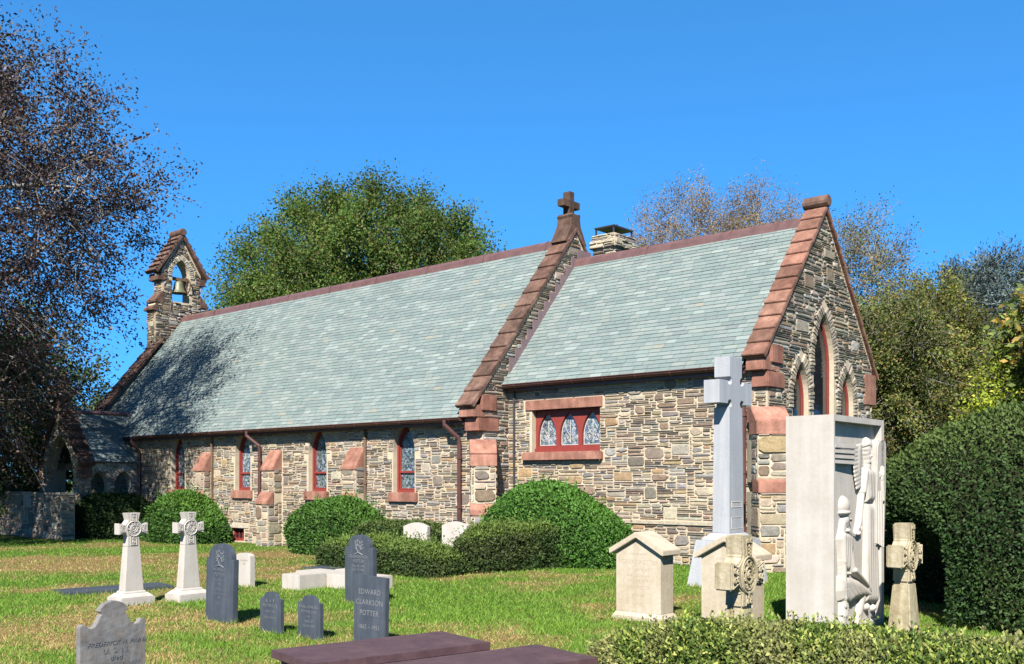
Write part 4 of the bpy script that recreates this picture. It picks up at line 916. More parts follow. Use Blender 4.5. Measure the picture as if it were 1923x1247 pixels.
# ---- maroon table tombs
def table_tomb(X, Y, rz, label, hole=True):
    o = place('table_tomb', X, Y, label, 'table tomb', 'maroon table tombs in the foreground', rz)
    mb = MB(); mb.box(-.865, .865, -.41, .41, .48, .55); mb.build('table_top', M['maroon'], o, bevel=.006)
    mb = MB(); mb.box(-.80, .80, -.35, .35, -.1, .478); mb.build('chest', M['maroon'], o, bevel=.01)
    mb = MB(); mb.box(-.84, .84, -.39, .39, -.1, .08); mb.build('plinth', M['maroon'], o, bevel=.01)
TR = math.atan2(.596, .803)
table_tomb(-1.13, 8.59, TR, 'maroon flat topped table tomb at the bottom, farther left of two')
table_tomb(-.23, 7.85, TR, 'maroon flat topped table tomb at the bottom, nearer right of two')

# ================================================================== relief monument
MO = place('relief_monument', 4.214, 12.726, 'tall white stone monument with a carved angel and a seated figure in high relief', 'monument')
XF = .31; HW = .825; MT = 2.765
mb = MB(); mb.box(-XF, XF - .10, -HW, HW, -.15, MT); 
mb.box(XF - .10, XF, -HW, -HW + .035, -.15, MT); mb.box(XF - .10, XF, HW - .09, HW, -.15, MT); mb.box(XF - .10, XF, -HW + .035, HW - .09, MT - .075, MT); mb.box(XF - .10, XF, -HW + .035, HW - .09, -.15, .12)
mb.build('frame', M['white'], MO)
def rel(u, v, d=0.):
    """sheet units of the carving (1 unit = about 2 mm of height) to monument coordinates; d = depth from the front plane"""
    k = .3142 + u * .00018301; t = (XF + d - 5.15945) / (.7552 * k - .6555)
    return Vector((XF + d, .6555 * (k * t - 4.214) + .7552 * (t - 12.726), 2 + (330 - v) * t / 5464.))
def blob(name, prims, voxel, parent, m, smooth=4):
    cs, rs = [], []
    for p in prims:
        if p[0] == 's': cs.append(p[1]); rs.append(p[2])
        else:
            _, a, ra, b_, rb, fl = p; n = min(max(3, int((b_ - a).length / (.18 * min(ra, rb)))), 80)
            for i in range(n + 1): t = i / n; r = ra + (rb - ra) * t; cs.append(a.lerp(b_, t)); rs.append((r * fl, r, r))
    bm = bmesh.new(); bmesh.ops.create_icosphere(bm, subdivisions=3, radius=1); tv = np.array([v.co[:] for v in bm.verts]); tf = np.array([[v.index for v in f.verts] for f in bm.faces]); bm.free()
    V = (tv[None] * np.array(rs)[:, None] + np.array([c[:] for c in cs])[:, None]).reshape(-1, 3)
    F = (tf[None] + (np.arange(len(cs)) * len(tv))[:, None, None]).reshape(-1, 3)
    ob = mesh_np(name, V, F, np.ones((len(V), 3)), m); me = ob.data
    md = ob.modifiers.new('r', 'REMESH'); md.mode = 'VOXEL'; md.voxel_size = voxel
    sm = ob.modifiers.new('s', 'SMOOTH'); sm.iterations = smooth; sm.factor = .5
    bpy.context.view_layer.update(); me2 = bpy.data.meshes.new_from_object(ob.evaluated_get(bpy.context.evaluated_depsgraph_get()))
    ob.modifiers.clear(); ob.data = me2; bpy.data.meshes.remove(me); me2.materials.clear(); me2.materials.append(m)
    me2.polygons.foreach_set('use_smooth', [True] * len(me2.polygons)); me2.update(); ob.parent = parent; ob.name = name; me2.name = name
    return ob
def S(u, v, d, rx, ra, rz_): return ('s', rel(u, v, d), (rx, ra, rz_))
def C(u, v, d, r, u2, v2, d2, r2, fl=.7): return ('c', rel(u, v, d), r, rel(u2, v2, d2), r2, fl)
class Relief:
    """a figure carved out of the recess as a height field over the slab's face (height measured from the back of the recess)"""
    def __init__(t, u0, v0, u1, v1, res=.0042):
        p, q = rel(u0, v1, -.10), rel(u1, v0, -.10); t.y = np.arange(p.y - .05, q.y + .25, res); t.z = np.arange(min(p.z, .13), q.z + .05, res); t.Y, t.Z = np.meshgrid(t.y, t.z); t.h = np.zeros_like(t.Y)
    KH, KW, U0 = .62, 1.3, 8
    def _p(t, u, v): q = rel(u + t.U0, v, -.10); return q.y, q.z
    def put(t, hh): t.h = np.maximum(t.h, hh)
    def ell(t, u, v, w, rz, H, base=0., pw=.5, mask=None):
        y, z = t._p(u, v); s_ = ((t.Y - y) / (w * t.KW)) ** 2 + ((t.Z - z) / rz) ** 2; base, H = base * t.KH, H * t.KH; hh = np.where(s_ < 1, base + H * np.maximum(1 - s_, 0) ** pw, 0)
        if mask is not None: hh = np.where(mask(t.Y, t.Z), hh, 0)
        t.put(hh)
    def cap(t, u0, v0, r0, u1, v1, r1, H, base=0., H1=None, pw=.5):
        y0, z0 = t._p(u0, v0); y1, z1 = t._p(u1, v1); dy, dz = y1 - y0, z1 - z0; k_ = np.clip(((t.Y - y0) * dy + (t.Z - z0) * dz) / (dy * dy + dz * dz), 0, 1)
        r = r0 + (r1 - r0) * k_; d = np.hypot((t.Y - y0 - dy * k_) / (1 + (t.KW - 1) * abs(dz) / (abs(dz) + abs(dy))), t.Z - z0 - dz * k_) / r; base, H = base * t.KH, H * t.KH; H1 = None if H1 is None else H1 * t.KH; HH = H + ((H1 if H1 is not None else H) - H) * k_
        t.put(np.where(d < 1, base + HH * np.maximum(1 - d * d, 0) ** pw, 0))
    def poly(t, pts, H, Rr, base=0., folds=None):
        P = [t._p(u, v) for u, v in pts]; cy = (min(p[0] for p in P) + max(p[0] for p in P)) / 2; P = [(cy + (p[0] - cy) * 1.18, p[1]) for p in P]; ins = inpoly(t.Y, t.Z, P); d = np.full(t.Y.shape, 9.)
        for a, b in zip(P, P[1:] + P[:1]):
            dy, dz = b[0] - a[0], b[1] - a[1]; k_ = np.clip(((t.Y - a[0]) * dy + (t.Z - a[1]) * dz) / (dy * dy + dz * dz + 1e-9), 0, 1); d = np.minimum(d, np.hypot(t.Y - a[0] - dy * k_, t.Z - a[1] - dz * k_))
        base, H = base * t.KH, H * t.KH; q = np.clip(d / Rr, 0, 1); hh = base + H * np.sqrt(1 - (1 - q) ** 2)
        if folds is not None: hh = hh + folds(t.Y, t.Z) * q * .7
        t.put(np.where(ins, hh, 0))
    def bump(t, u, v, ry, rz, amt):
        y, z = t._p(u, v); ry *= t.KW; t.h = np.where(t.h > .01, t.h + amt * .8 * np.exp(-((t.Y - y) / ry) ** 2 - ((t.Z - z) / rz) ** 2), t.h)
    def build(t, name, blur=6):
        h = t.h
        for _ in range(blur):
            g = np.pad(h, 1, mode='edge'); h = (g[1:-1, 1:-1] * 2 + g[:-2, 1:-1] + g[2:, 1:-1] + g[1:-1, :-2] + g[1:-1, 2:]) / 6
        m = h > .003; g = np.pad(m, 1); m = g[1:-1, 1:-1] | g[:-2, 1:-1] | g[2:, 1:-1] | g[1:-1, :-2] | g[1:-1, 2:]
        m &= (t.Y > -HW + .036)
        f = m[:-1, :-1] & m[1:, :-1] & m[1:, 1:] & m[:-1, 1:]; idx = np.arange(h.size).reshape(h.shape)
        F = np.stack([idx[:-1, :-1][f], idx[:-1, 1:][f], idx[1:, 1:][f], idx[1:, :-1][f]], 1); used = np.unique(F); rm = np.zeros(h.size, int); rm[used] = np.arange(len(used))
        V = np.stack([XF - .10 - .004 + np.where(h > .003, h + .004, 0).ravel()[used], t.Y.ravel()[used], t.Z.ravel()[used]], 1)
        o = mesh_np(name, V, rm[F], np.ones((len(V), 3)), M['white'], MO); o.data.polygons.foreach_set('use_smooth', [True] * len(o.data.polygons)); return o
a = Relief(180, 95, 330, 1120)
a.poly([(222, 296), (232, 282), (246, 276), (264, 276), (292, 284), (304, 300), (300, 360), (288, 472), (234, 472), (230, 380)], .128, .10, .012, lambda Y, Z: .004 * np.sin(Y * 70 + Z * 9))     # tunic
a.poly([(237, 470), (287, 470), (292, 700), (304, 1030), (230, 1030), (236, 700)], .118, .105, 0, lambda Y, Z: .006 * np.sin(Y * 85 + Z * 2.0) * np.clip((1.7 - Z) / .8, 0, 1))                     # long skirt
a.cap(226, 298, .052, 213, 408, .052, .115, .03); a.cap(212, 404, .036, 200, 520, .031, .085, .035); a.cap(200, 520, .031, 192, 592, .026, .075, .045)                                         # lowered arm, sleeve and forearm
a.cap(192, 590, .032, 190, 612, .030, .05, .065)
for k in range(4): a.cap(184 + 5 * k, 608, .0105, 178 + 5.5 * k, 652 - 4 * abs(k - 1.4), .008, .03, .075)
a.cap(200, 600, .011, 201, 630, .009, .03, .085)
a.cap(294, 306, .046, 300, 452, .040, .10, .07); a.cap(300, 455, .040, 294, 340, .031, .085, .13); a.cap(294, 340, .033, 293, 318, .030, .055, .16)                                           # raised arm
for k in range(4): a.cap(287 + 5 * k, 318, .0115, 289 + 5 * k, 262 + 5 * abs(k - 1.4), .009, .03, .165)
a.cap(284, 328, .012, 280, 300, .010, .03, .165)
a.cap(246, 236, .05, 248, 282, .058, .085, .02)                                                                                                                                                 # neck
a.ell(245, 172, .080, .135, .128); a.ell(246, 212, .062, .085, .112)                                                                                                                         # skull and jaw
zb = rel(245, 160, -.10).z
a.ell(244, 152, .088, .110, .140, 0, .5, lambda Y, Z: Z > zb + .02 * np.cos((Y - rel(245, 160, -.1).y) * 30)); a.bump(245, 163, .07, .004, -.005)                                              # close cap of hair
a.bump(248, 198, .012, .042, .040); a.bump(248, 211, .016, .012, .018); a.bump(231, 186, .022, .016, -.026); a.bump(263, 186, .022, .016, -.026); a.bump(246, 256, .07, .012, -.012); a.bump(234, 185, .011, .006, .011); a.bump(261, 185, .011, .006, .011)
a.bump(230, 175, .022, .006, .006); a.bump(264, 175, .022, .006, .006); a.bump(248, 226, .018, .005, .010); a.bump(248, 231, .020, .0035, -.012); a.bump(248, 236, .015, .005, .010); a.bump(248, 244, .018, .010, .008); a.bump(226, 208, .018, .03, -.006); a.bump(268, 208, .018, .03, -.006)
a.ell(240, 1050, .05, .055, .12); a.ell(276, 1056, .05, .055, .12)
ag = a.build('angel')
b = Relief(60, 420, 300, 1260)
b.poly([(86, 672), (90, 646), (102, 632), (126, 630), (146, 644), (152, 690), (140, 780), (134, 856), (100, 856), (94, 780)], .120, .085, .015, lambda Y, Z: .006 * np.sin(Y * 95 - Z * 8) * np.clip((1.35 - Z) / .3, 0, 1))
b.cap(96, 652, .046, 99, 800, .040, .10, .06); b.cap(99, 798, .039, 103, 985, .031, .085, .065); b.cap(103, 996, .035, 104, 1004, .035, .085, .07); b.cap(104, 1004, .026, 107, 1046, .031, .065, .075)  # hanging arm, cuff, hand
for k in range(4): b.cap(98 + 6 * k, 1044, .0105, 95 + 7.5 * k, 1098 + 6 * (k in (1, 2)), .008, .030, .085)
b.cap(116, 1030, .0115, 124, 1068, .010, .03, .10)
b.poly([(98, 852), (136, 852), (138, 880), (98, 880)], .125, .05, .02)                                                                                                                             # belt
b.poly([(98, 878), (136, 876), (186, 902), (228, 940), (250, 978), (246, 1006), (206, 1000), (170, 1010), (140, 1034), (102, 1016), (96, 960)], .140, .095, 0, lambda Y, Z: .007 * np.sin((Y * .8 + Z * 1.0) * 62) * np.clip((Y + .42) / .25, 0, 1))
b.cap(218, 1000, .066, 198, 1090, .070, .105, 0); b.cap(198, 1090, .070, 172, 1270, .046, .105, 0, .09); b.cap(112, 1015, .082, 108, 1270, .062, .095, 0)
b.cap(146, 715, .046, 162, 850, .040, .085, .03); b.cap(162, 846, .036, 218, 914, .029, .06, .095); b.cap(218, 914, .028, 228, 926, .028, .05, .10)                                                # other arm to the knee
for k in range(3): b.cap(226 + 4 * k, 918 + 5 * k, .0105, 244 + 2 * k, 958 + 3 * k, .008, .028, .115)
b.cap(110, 585, .058, 106, 632, .070, .085, .02)
b.ell(122, 566, .076, .095, .118); b.ell(126, 590, .058, .062, .10)                                                                                                                               # head turned up to the right
b.cap(142, 560, .016, 149, 572, .012, .03, .07); b.bump(140, 556, .014, .012, -.012); b.bump(143, 584, .014, .005, -.008); b.bump(142, 592, .014, .010, .008); b.bump(106, 575, .012, .03, .010)
b.ell(116, 490, .100, .128, .138); b.ell(117, 526, .108, .038, .150, 0, .3)                                                                                                                       # knitted cap and its turned band
b.poly([(110, 628), (124, 612), (150, 640), (156, 668), (140, 662)], .03, .02, .115)                                                                                                             # collar
b.bump(108, 905, .045, .006, -.005); b.bump(108, 945, .045, .006, -.005)
sd_ = b.build('seated_figure')

# wings
wp = [(322, 150), (330, 126), (344, 114), (358, 116), (368, 130), (371, 160), (369, 400), (360, 728), (317, 704), (316, 400), (320, 200)]
mb = MB(); mb.prism([(rel(u, v, .0).y, rel(u, v, .0).z) for u, v in wp][::-1], lambda a, z, d: (XF + d, a, z), -.12, .0); w1 = mb.build('wing', M['white'], MO, bevel=.02)
mb = MB()
for k in range(4): mb.tube([rel(326 + 10 * k, 405, .0), rel(325 + 9 * k, 560, .0), rel(325 + 8.5 * k, 700 + 6 * k, .0)], .012, 5)
mb.build('feathers', M['white'], w1)
mb = MB()
for k in range(4): 
    p = [rel(62, 142 + 29 * k, -.085), rel(178, 148 + 29 * k, -.06), rel(178, 174 + 29 * k, -.06), rel(62, 167 + 29 * k, -.085)]
    q = [x + Vector((.055 - .006 * k, 0, 0)) for x in p]
    mb.add(p + q, [(0, 1, 2, 3), (7, 6, 5, 4), (0, 4, 5, 1), (1, 5, 6, 2), (2, 6, 7, 3), (3, 7, 4, 0)])
w2 = mb.build('wing', M['white'], MO, bevel=.008)
fe = []
for k in range(11):
    t = k / 10; v = 165 + 225 * t
    fe.append(C(228 - 8 * t, v - 12, -.075, .034, 184 + 20 * t ** 2, v, -.07, .026, .6))
fe.append(C(212, 175, -.08, .075, 212, 300, -.08, .06, .5))
blob('feathers', fe, .010, w2, M['white'], 2)
# ================================================================== foliage
def unit(v): return v / (np.linalg.norm(v, axis=1, keepdims=True) + 1e-9)
def leaves(P, axis, L, wid, cols, rng, face=None, fold=.15, ALBL=.88):
    """leaf cards: P base points, axis leaf directions, optional preferred face normals"""
    n = len(P); axis = unit(axis)
    r = rng.normal(size=(n, 3)) if face is None else face + rng.normal(size=(n, 3)) * .45
    b = unit(np.cross(axis, r)); nn = np.cross(b, axis)
    L = (np.ones(n) * L * rng.uniform(.7, 1.3, n))[:, None]; w = L * wid
    V = np.stack([P, P + axis * L * .45 + b * w * .5 + nn * L * fold * .5, P + axis * L, P + axis * L * .5 - b * w * .5 + nn * L * fold * .5], 1).reshape(-1, 3)
    F = np.arange(n * 4).reshape(n, 4); return V, F, np.repeat(cols, 4, 0) * ALBL
def palette(n, pal, rng, jit=.18):
    pal = np.array(pal); c = pal[rng.integers(0, len(pal), n)] * rng.uniform(1 - jit, 1 + jit, (n, 1)); return c * rng.uniform(.94, 1.06, (n, 3))
def n3(P, s, seed): return (fbm(P[:, 0] * s + P[:, 2] * .7 * s, P[:, 1] * s - P[:, 2] * .6 * s, seed, 3) + fbm(P[:, 2] * s + 5, P[:, 0] * s * .8 + P[:, 1] * s * .5, seed + 9, 3)) / 2 - .5
def shrub(name, X, Y, half, rz, n, leaf, pal, label, cat, seed, group=None, expo=2.6, bump=.10, mat_='hedge', zlift=0, profile=None, wid=.5, out=.55, bumps=.9, keep=None, shell=.10, parts=True, patch=None, topcol=None, sprig=.006):
    """clipped or rounded shrub: leaf cards over a bumpy superellipsoid plus a solid core coloured as dark as the inner shade"""
    rng = np.random.default_rng(seed); a, b, c = half
    d = rng.normal(size=(int(n * 1.9), 3)) * np.array([1, 1, 1]); d[:, 2] = np.abs(d[:, 2])
    # spread over the surface in proportion to its area
    q = d / (np.sum(np.abs(d) ** expo, 1) ** (1 / expo))[:, None]
    N = unit(np.sign(q) * np.abs(q) ** (expo - 1) / np.array([a, b, c]))
    wgt = 1 / (np.abs(N @ np.array([0, 0, 0]))[:] + 1)
    area = np.sqrt((b * c * N[:, 0]) ** 2 + (a * c * N[:, 1]) ** 2 + (a * b * N[:, 2]) ** 2); area /= area.max()
    sel = rng.uniform(size=len(q)) < np.maximum(area, .15); q, N = q[sel][:n], N[sel][:n]
    def surf(q, N):
        P = q * np.array([a, b, c])
        if profile is not None: P = profile(P)
        P = P + N * (n3(P + seed * 3.1, bumps, seed) * 2 * bump)[:, None]; return P
    P0 = surf(q, N)
    P = P0 - N * (rng.exponential(shell, len(q)) * .8 - .03)[:, None]
    P[:, 2] = np.maximum(P[:, 2], .0) + zlift
    ax = N * out + rng.normal(size=N.shape) * .6 + np.array([0, 0, .25]); cols = palette(len(P), pal, rng)
    f = n3(P, 1.3, seed + 4)[:, None]; cols = cols * (1 + .5 * f)
    if patch is not None: w = sstep((n3(P, patch[1], seed + 7) + .08) * 6)[:, None] * patch[2]; cols = cols * (1 - w) + np.array(patch[0]) * rng.uniform(.7, 1.3, (len(P), 1)) * w
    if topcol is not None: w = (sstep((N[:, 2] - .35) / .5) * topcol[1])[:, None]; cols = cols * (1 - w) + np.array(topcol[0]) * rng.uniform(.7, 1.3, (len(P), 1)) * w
    k = int(len(P) * sprig); ii = rng.choice(len(P), k, replace=False)   # young shoots standing out of the clipped face
    sd2 = unit(N[ii] + rng.normal(size=(k, 3)) * .35 + np.array([0, 0, .5])); sl = leaf * rng.uniform(1.2, 3.2, k)
    for t in (.25, .5, .75, 1.0, 1.1):
        P = np.concatenate([P, P0[ii] * np.array([1, 1, 1]) + np.array([0, 0, zlift]) + sd2 * (sl * t)[:, None]]); ax = np.concatenate([ax, sd2 + rng.normal(size=(k, 3)) * .7]); N = np.concatenate([N, N[ii]]); cols = np.concatenate([cols, cols[ii] * 1.15])
    V, F, Cc = leaves(P, ax, leaf, wid, cols, rng, N)
    o = empty(name, (X, Y, gzf(X, Y)), rz); tag(o, label, cat, group)
    mesh_np('foliage', V, F, Cc, M[mat_], o)
    # solid core, its near-black colour stands in for the shade inside
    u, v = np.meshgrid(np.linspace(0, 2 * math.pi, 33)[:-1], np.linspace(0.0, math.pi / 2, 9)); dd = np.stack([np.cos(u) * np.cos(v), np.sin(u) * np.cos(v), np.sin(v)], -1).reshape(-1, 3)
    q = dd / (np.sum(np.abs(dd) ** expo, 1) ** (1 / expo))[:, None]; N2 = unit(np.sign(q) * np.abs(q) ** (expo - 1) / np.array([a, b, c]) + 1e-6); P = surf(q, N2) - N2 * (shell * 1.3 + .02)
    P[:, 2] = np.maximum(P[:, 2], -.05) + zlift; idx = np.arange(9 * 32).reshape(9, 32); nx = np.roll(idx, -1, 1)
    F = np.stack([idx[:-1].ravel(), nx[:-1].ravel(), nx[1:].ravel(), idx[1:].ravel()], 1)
    mesh_np('shade_core', P, F, np.ones((len(P), 3)), M['core'], o)
    return o
YEW = [(.030, .075, .014), (.045, .10, .018), (.022, .055, .012), (.06, .125, .022)]
YEWD = [(.020, .042, .012), (.030, .056, .015), (.016, .032, .010), (.042, .070, .018)]
def slope_right(P): P = P.copy(); P[:, 2] *= 1.04 - .22 * sstep((P[:, 0] + .2) / 1.9) ; P[:, 2] *= 1 - .12 * sstep((-P[:, 0] - .6) / 1.2); return P
def lean_left(P): P = P.copy(); P[:, 0] -= .35 * np.sin(np.clip(P[:, 2] / 1.4, 0, 1) * 3.0) * sstep((-P[:, 0]) / 1.2); P[:, 2] *= 1.06 - .30 * sstep((P[:, 0] - .1) / 1.6); return P
def drop_right(P): P = P.copy(); P[:, 2] *= 1.05 - .34 * sstep((P[:, 0] - .1) / 1.6); return P
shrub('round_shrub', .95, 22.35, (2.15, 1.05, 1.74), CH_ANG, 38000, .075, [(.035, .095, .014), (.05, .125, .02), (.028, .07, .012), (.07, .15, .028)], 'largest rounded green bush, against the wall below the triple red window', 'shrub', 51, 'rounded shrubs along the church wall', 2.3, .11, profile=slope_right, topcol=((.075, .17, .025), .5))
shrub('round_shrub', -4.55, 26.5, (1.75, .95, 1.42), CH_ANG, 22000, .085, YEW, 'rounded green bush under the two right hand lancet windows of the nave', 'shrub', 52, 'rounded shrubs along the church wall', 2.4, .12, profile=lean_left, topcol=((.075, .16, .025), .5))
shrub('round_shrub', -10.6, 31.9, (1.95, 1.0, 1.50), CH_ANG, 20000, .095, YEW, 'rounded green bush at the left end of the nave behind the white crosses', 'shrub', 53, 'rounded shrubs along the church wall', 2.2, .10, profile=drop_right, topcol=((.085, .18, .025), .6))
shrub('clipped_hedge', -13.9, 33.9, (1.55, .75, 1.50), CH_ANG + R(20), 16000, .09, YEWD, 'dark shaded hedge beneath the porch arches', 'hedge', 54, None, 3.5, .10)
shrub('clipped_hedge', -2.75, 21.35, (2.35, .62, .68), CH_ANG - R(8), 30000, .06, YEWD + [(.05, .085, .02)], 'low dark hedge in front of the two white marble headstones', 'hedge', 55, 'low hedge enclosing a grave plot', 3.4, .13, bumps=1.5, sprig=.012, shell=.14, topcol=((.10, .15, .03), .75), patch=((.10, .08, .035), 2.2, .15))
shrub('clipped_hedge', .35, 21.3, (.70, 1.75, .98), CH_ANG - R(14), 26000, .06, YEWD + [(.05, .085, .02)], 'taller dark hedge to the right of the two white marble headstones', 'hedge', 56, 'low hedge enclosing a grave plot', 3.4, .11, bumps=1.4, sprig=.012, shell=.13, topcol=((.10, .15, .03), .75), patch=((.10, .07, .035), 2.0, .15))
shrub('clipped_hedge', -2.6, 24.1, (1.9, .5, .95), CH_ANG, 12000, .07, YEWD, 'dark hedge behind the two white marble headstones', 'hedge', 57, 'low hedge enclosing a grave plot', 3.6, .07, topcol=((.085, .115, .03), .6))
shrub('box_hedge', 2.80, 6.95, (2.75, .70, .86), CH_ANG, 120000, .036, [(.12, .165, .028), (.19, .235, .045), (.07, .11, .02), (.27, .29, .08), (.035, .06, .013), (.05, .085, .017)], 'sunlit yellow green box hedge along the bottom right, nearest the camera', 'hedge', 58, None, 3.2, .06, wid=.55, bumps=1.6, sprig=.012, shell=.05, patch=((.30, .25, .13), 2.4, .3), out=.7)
def under(P):                                                      # the near end is hollow underneath
    t = sstep((2.1 - P[:, 2]) / 1.7) * sstep((-2.0 - P[:, 0]) / 1.4) * sstep((.9 - P[:, 1]) / 1.4); P = P.copy(); P[:, 0] += t * 1.9; P[:, 2] *= 1 - .13 * sstep((-1.6 - P[:, 0]) / 2.4) - .05 * np.abs(P[:, 1] / 2.05) ** 2; return P
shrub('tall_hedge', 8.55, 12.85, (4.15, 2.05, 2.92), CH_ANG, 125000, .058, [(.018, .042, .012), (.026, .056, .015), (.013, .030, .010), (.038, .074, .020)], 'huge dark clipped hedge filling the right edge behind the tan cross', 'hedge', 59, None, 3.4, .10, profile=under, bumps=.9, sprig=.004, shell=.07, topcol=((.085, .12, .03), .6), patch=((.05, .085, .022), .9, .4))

# ---- trees
def tube_np(segs, seg=5):
    """segs: list of (points (k,3), radii (k,)) -> one mesh's arrays"""
    VV, FF = [], []; off = 0; ang = np.arange(seg) * 2 * math.pi / seg
    for P, r in segs:
        P = np.asarray(P); k = len(P); T = np.gradient(P, axis=0); T = unit(T)
        up = np.array([0, 0, 1.]) if abs(T[0, 2]) < .9 else np.array([1., 0, 0]); A = unit(np.cross(T, up[None] + 1e-4)); B = np.cross(A, T)
        V = P[:, None] + (A[:, None] * np.cos(ang)[None, :, None] + B[:, None] * np.sin(ang)[None, :, None]) * np.asarray(r)[:, None, None]
        VV.append(V.reshape(-1, 3)); i = np.arange(k * seg).reshape(k, seg) + off; j = np.roll(i, -1, 1)
        FF.append(np.stack([i[:-1].ravel(), j[:-1].ravel(), j[1:].ravel(), i[1:].ravel()], 1)); off += k * seg
    return np.concatenate(VV), np.concatenate(FF)
def curve(a, b, bend, k=6):
    t = np.linspace(0, 1, k)[:, None]; return a * (1 - t) ** 2 + 2 * (a * .5 + b * .5 + bend) * t * (1 - t) + b * t ** 2
def tree(name, X, Y, label, cat, seed, height, center, radii, n_main, n_sub, n_twig, n_leaf, leaf, pal, bark='bark', lm='leaf', trunk_r=.3, trunk_top=.55, clump=.5, droop=0., shellw=.6, env=None, twig_len=.9, wid=.55, leafdir=None, group=None, clumpvar=.35, twig_r=.012, lean=(0, 0), tipbias=.5, jit=.09, umin=.3, iso=.6):
    """trunk, main limbs, sub branches and twigs grown into an envelope; leaves sit along the twigs"""
    rng = np.random.default_rng(seed); o = empty(name, (X, Y, gzf(X, Y))); tag(o, label, cat, group)
    C0 = np.array(center) - np.array([X, Y, 0]); Rr = np.array(radii); segs = []
    th = height * trunk_top; k = 9; t = np.linspace(0, 1, k)
    tp = np.stack([lean[0] * t + .12 * np.sin(t * 5 + seed), lean[1] * t + .12 * np.cos(t * 4 + seed), t * th - .2 * (1 - t)], 1); segs.append((tp, trunk_r * (1 - .65 * t) * (1 + .5 * np.exp(-t * 9))))
    def samp(n):
        d = unit(rng.normal(size=(n, 3))); r = rng.uniform(0, 1, n) ** (1 / 3.); r = shellw + (1 - shellw) * r; r = np.where(rng.uniform(size=n) < .25, r * rng.uniform(.4, 1, n), r)
        P = d * r[:, None]; P = P * Rr * (1 + jit * rng.normal(size=(n, 1)).clip(-1.6, 1.2))
        if env is not None: P = env(P)
        return C0 + P
    E_ = samp(n_main); mains = []
    for e in E_:
        z0 = rng.uniform(.35, 1.) * th; z0 = min(z0, max(e[2] - .1, .3 * th)); b = np.array([np.interp(z0, tp[:, 2], tp[:, 0]), np.interp(z0, tp[:, 2], tp[:, 1]), z0])
        c = curve(b, b + (e - b) * .92, np.array([0, 0, .12 * np.linalg.norm(e - b)]) + rng.normal(size=3) * .25, 9); mains.append(c); segs.append((c, trunk_r * .38 * np.linspace(1, .18, 9)))
    M_ = np.array(mains)[:, 2:].reshape(-1, 3)
    S_ = samp(n_sub * 6); pick = [0]; dm = np.linalg.norm(S_ - S_[0], axis=1)
    for _ in range(n_sub - 1): k_ = int(np.argmax(dm * (1 + .25 * rng.uniform(size=len(dm))))); pick.append(k_); dm = np.minimum(dm, np.linalg.norm(S_ - S_[k_], axis=1))
    S_ = S_[pick]; subs = []
    for e in S_:
        d2 = np.linalg.norm(M_ - e, axis=1); i = np.argpartition(d2, 3)[:3]; b = M_[i[rng.integers(0, 3)]]
        c = curve(b, e, rng.normal(size=3) * .18 * np.linalg.norm(e - b) + np.array([0, 0, .08]), 6); subs.append(c); segs.append((c, np.linspace(max(.028, twig_r * 2.4), twig_r * 1.3, 6) * min(1, trunk_r * 3)))
    SB = np.array(subs); nt_ = n_twig; si = rng.integers(0, len(SB), nt_); u = rng.uniform(umin, 1, nt_) ** (1 - tipbias * .6); f = u * 5; i0 = np.minimum(f.astype(int), 4); fr = (f - i0)[:, None]
    B = SB[si, i0] * (1 - fr) + SB[si, i0 + 1] * fr; dirs = unit(SB[si, 5] - SB[si, 0])
    outw = unit(B - C0 + 1e-6); D = unit(dirs * .5 + outw * .55 + rng.normal(size=(nt_, 3)) * iso); LT = twig_len * rng.uniform(.5, 1.25, nt_)
    tipz = -droop * LT ** 2
    sub = rng.permutation(nt_)[:min(nt_, 1500)]
    for j in sub:
        tt = np.linspace(0, 1, 4)[:, None]; segs.append((B[j] + D[j] * LT[j] * tt + np.array([0, 0, 1.]) * tipz[j] * tt ** 2, np.linspace(twig_r, twig_r * .35, 4)))
    V, F = tube_np(segs); mesh_np('trunk', V, F, np.ones((len(V), 3)), M[bark], o)
    # leaves
    ti = rng.integers(0, nt_, n_leaf); tt = rng.uniform(.05, 1.05, n_leaf); P = B[ti] + D[ti] * (LT[ti] * tt)[:, None]; P[:, 2] += tipz[ti] * tt ** 2
    P += rng.normal(size=P.shape) * clump * .18 * twig_len
    ax = D[ti] * .6 + rng.normal(size=P.shape) * .75 + np.array([0, 0, -.25]) if leafdir is None else leafdir(P, D[ti], rng)
    cols = palette(n_leaf, pal, rng) * (1 + clumpvar * (rng.uniform(-1, 1, len(SB))[si[ti]]))[:, None]
    V, F, Cc = leaves(P, ax, leaf, wid, np.clip(cols, .004, .9), rng); mesh_np('crown', V, F, Cc, M[lm], o)
    return o
# copper beech on the left, trunk outside the picture
def benv(P):
    P = P.copy(); low = P[:, 2] < 0; P[low, 0] *= np.maximum(.35, 1 + .10 * P[low, 2]); P[low, 2] *= 1.75; return P
tree('copper_beech', -17.6, 29.2, 'large copper beech with dark purple leaves and pale branches at the left edge', 'tree', 71, 15, (-17.8, 29.0, 10.2), (6.3, 5.4, 5.0), 34, 320, 2800, 140000, .108,
     [(.034, .020, .021), (.046, .024, .023), (.025, .016, .019), (.065, .038, .024), (.042, .036, .022)], 'palebark', 'purple', .36, .8, .55, .07, .45, benv, 1.7, .55, clumpvar=.3, twig_r=.009, jit=.10, iso=.5)
# big green tree behind the nave
tree('broadleaf_tree', -7.2, 50, 'large dense round green tree behind the nave roof', 'tree', 72, 15, (-7.4, 50, 10.0), (6.8, 6.2, 6.3), 40, 330, 9000, 330000, .145,
     [(.055, .105, .022), (.075, .125, .026), (.042, .085, .02), (.095, .135, .03), (.115, .115, .034)], 'bark', 'leaf', .5, .7, 1.0, .05, .66, None, 1.35, .55, clumpvar=.28, umin=.82, iso=1.0, jit=.07)
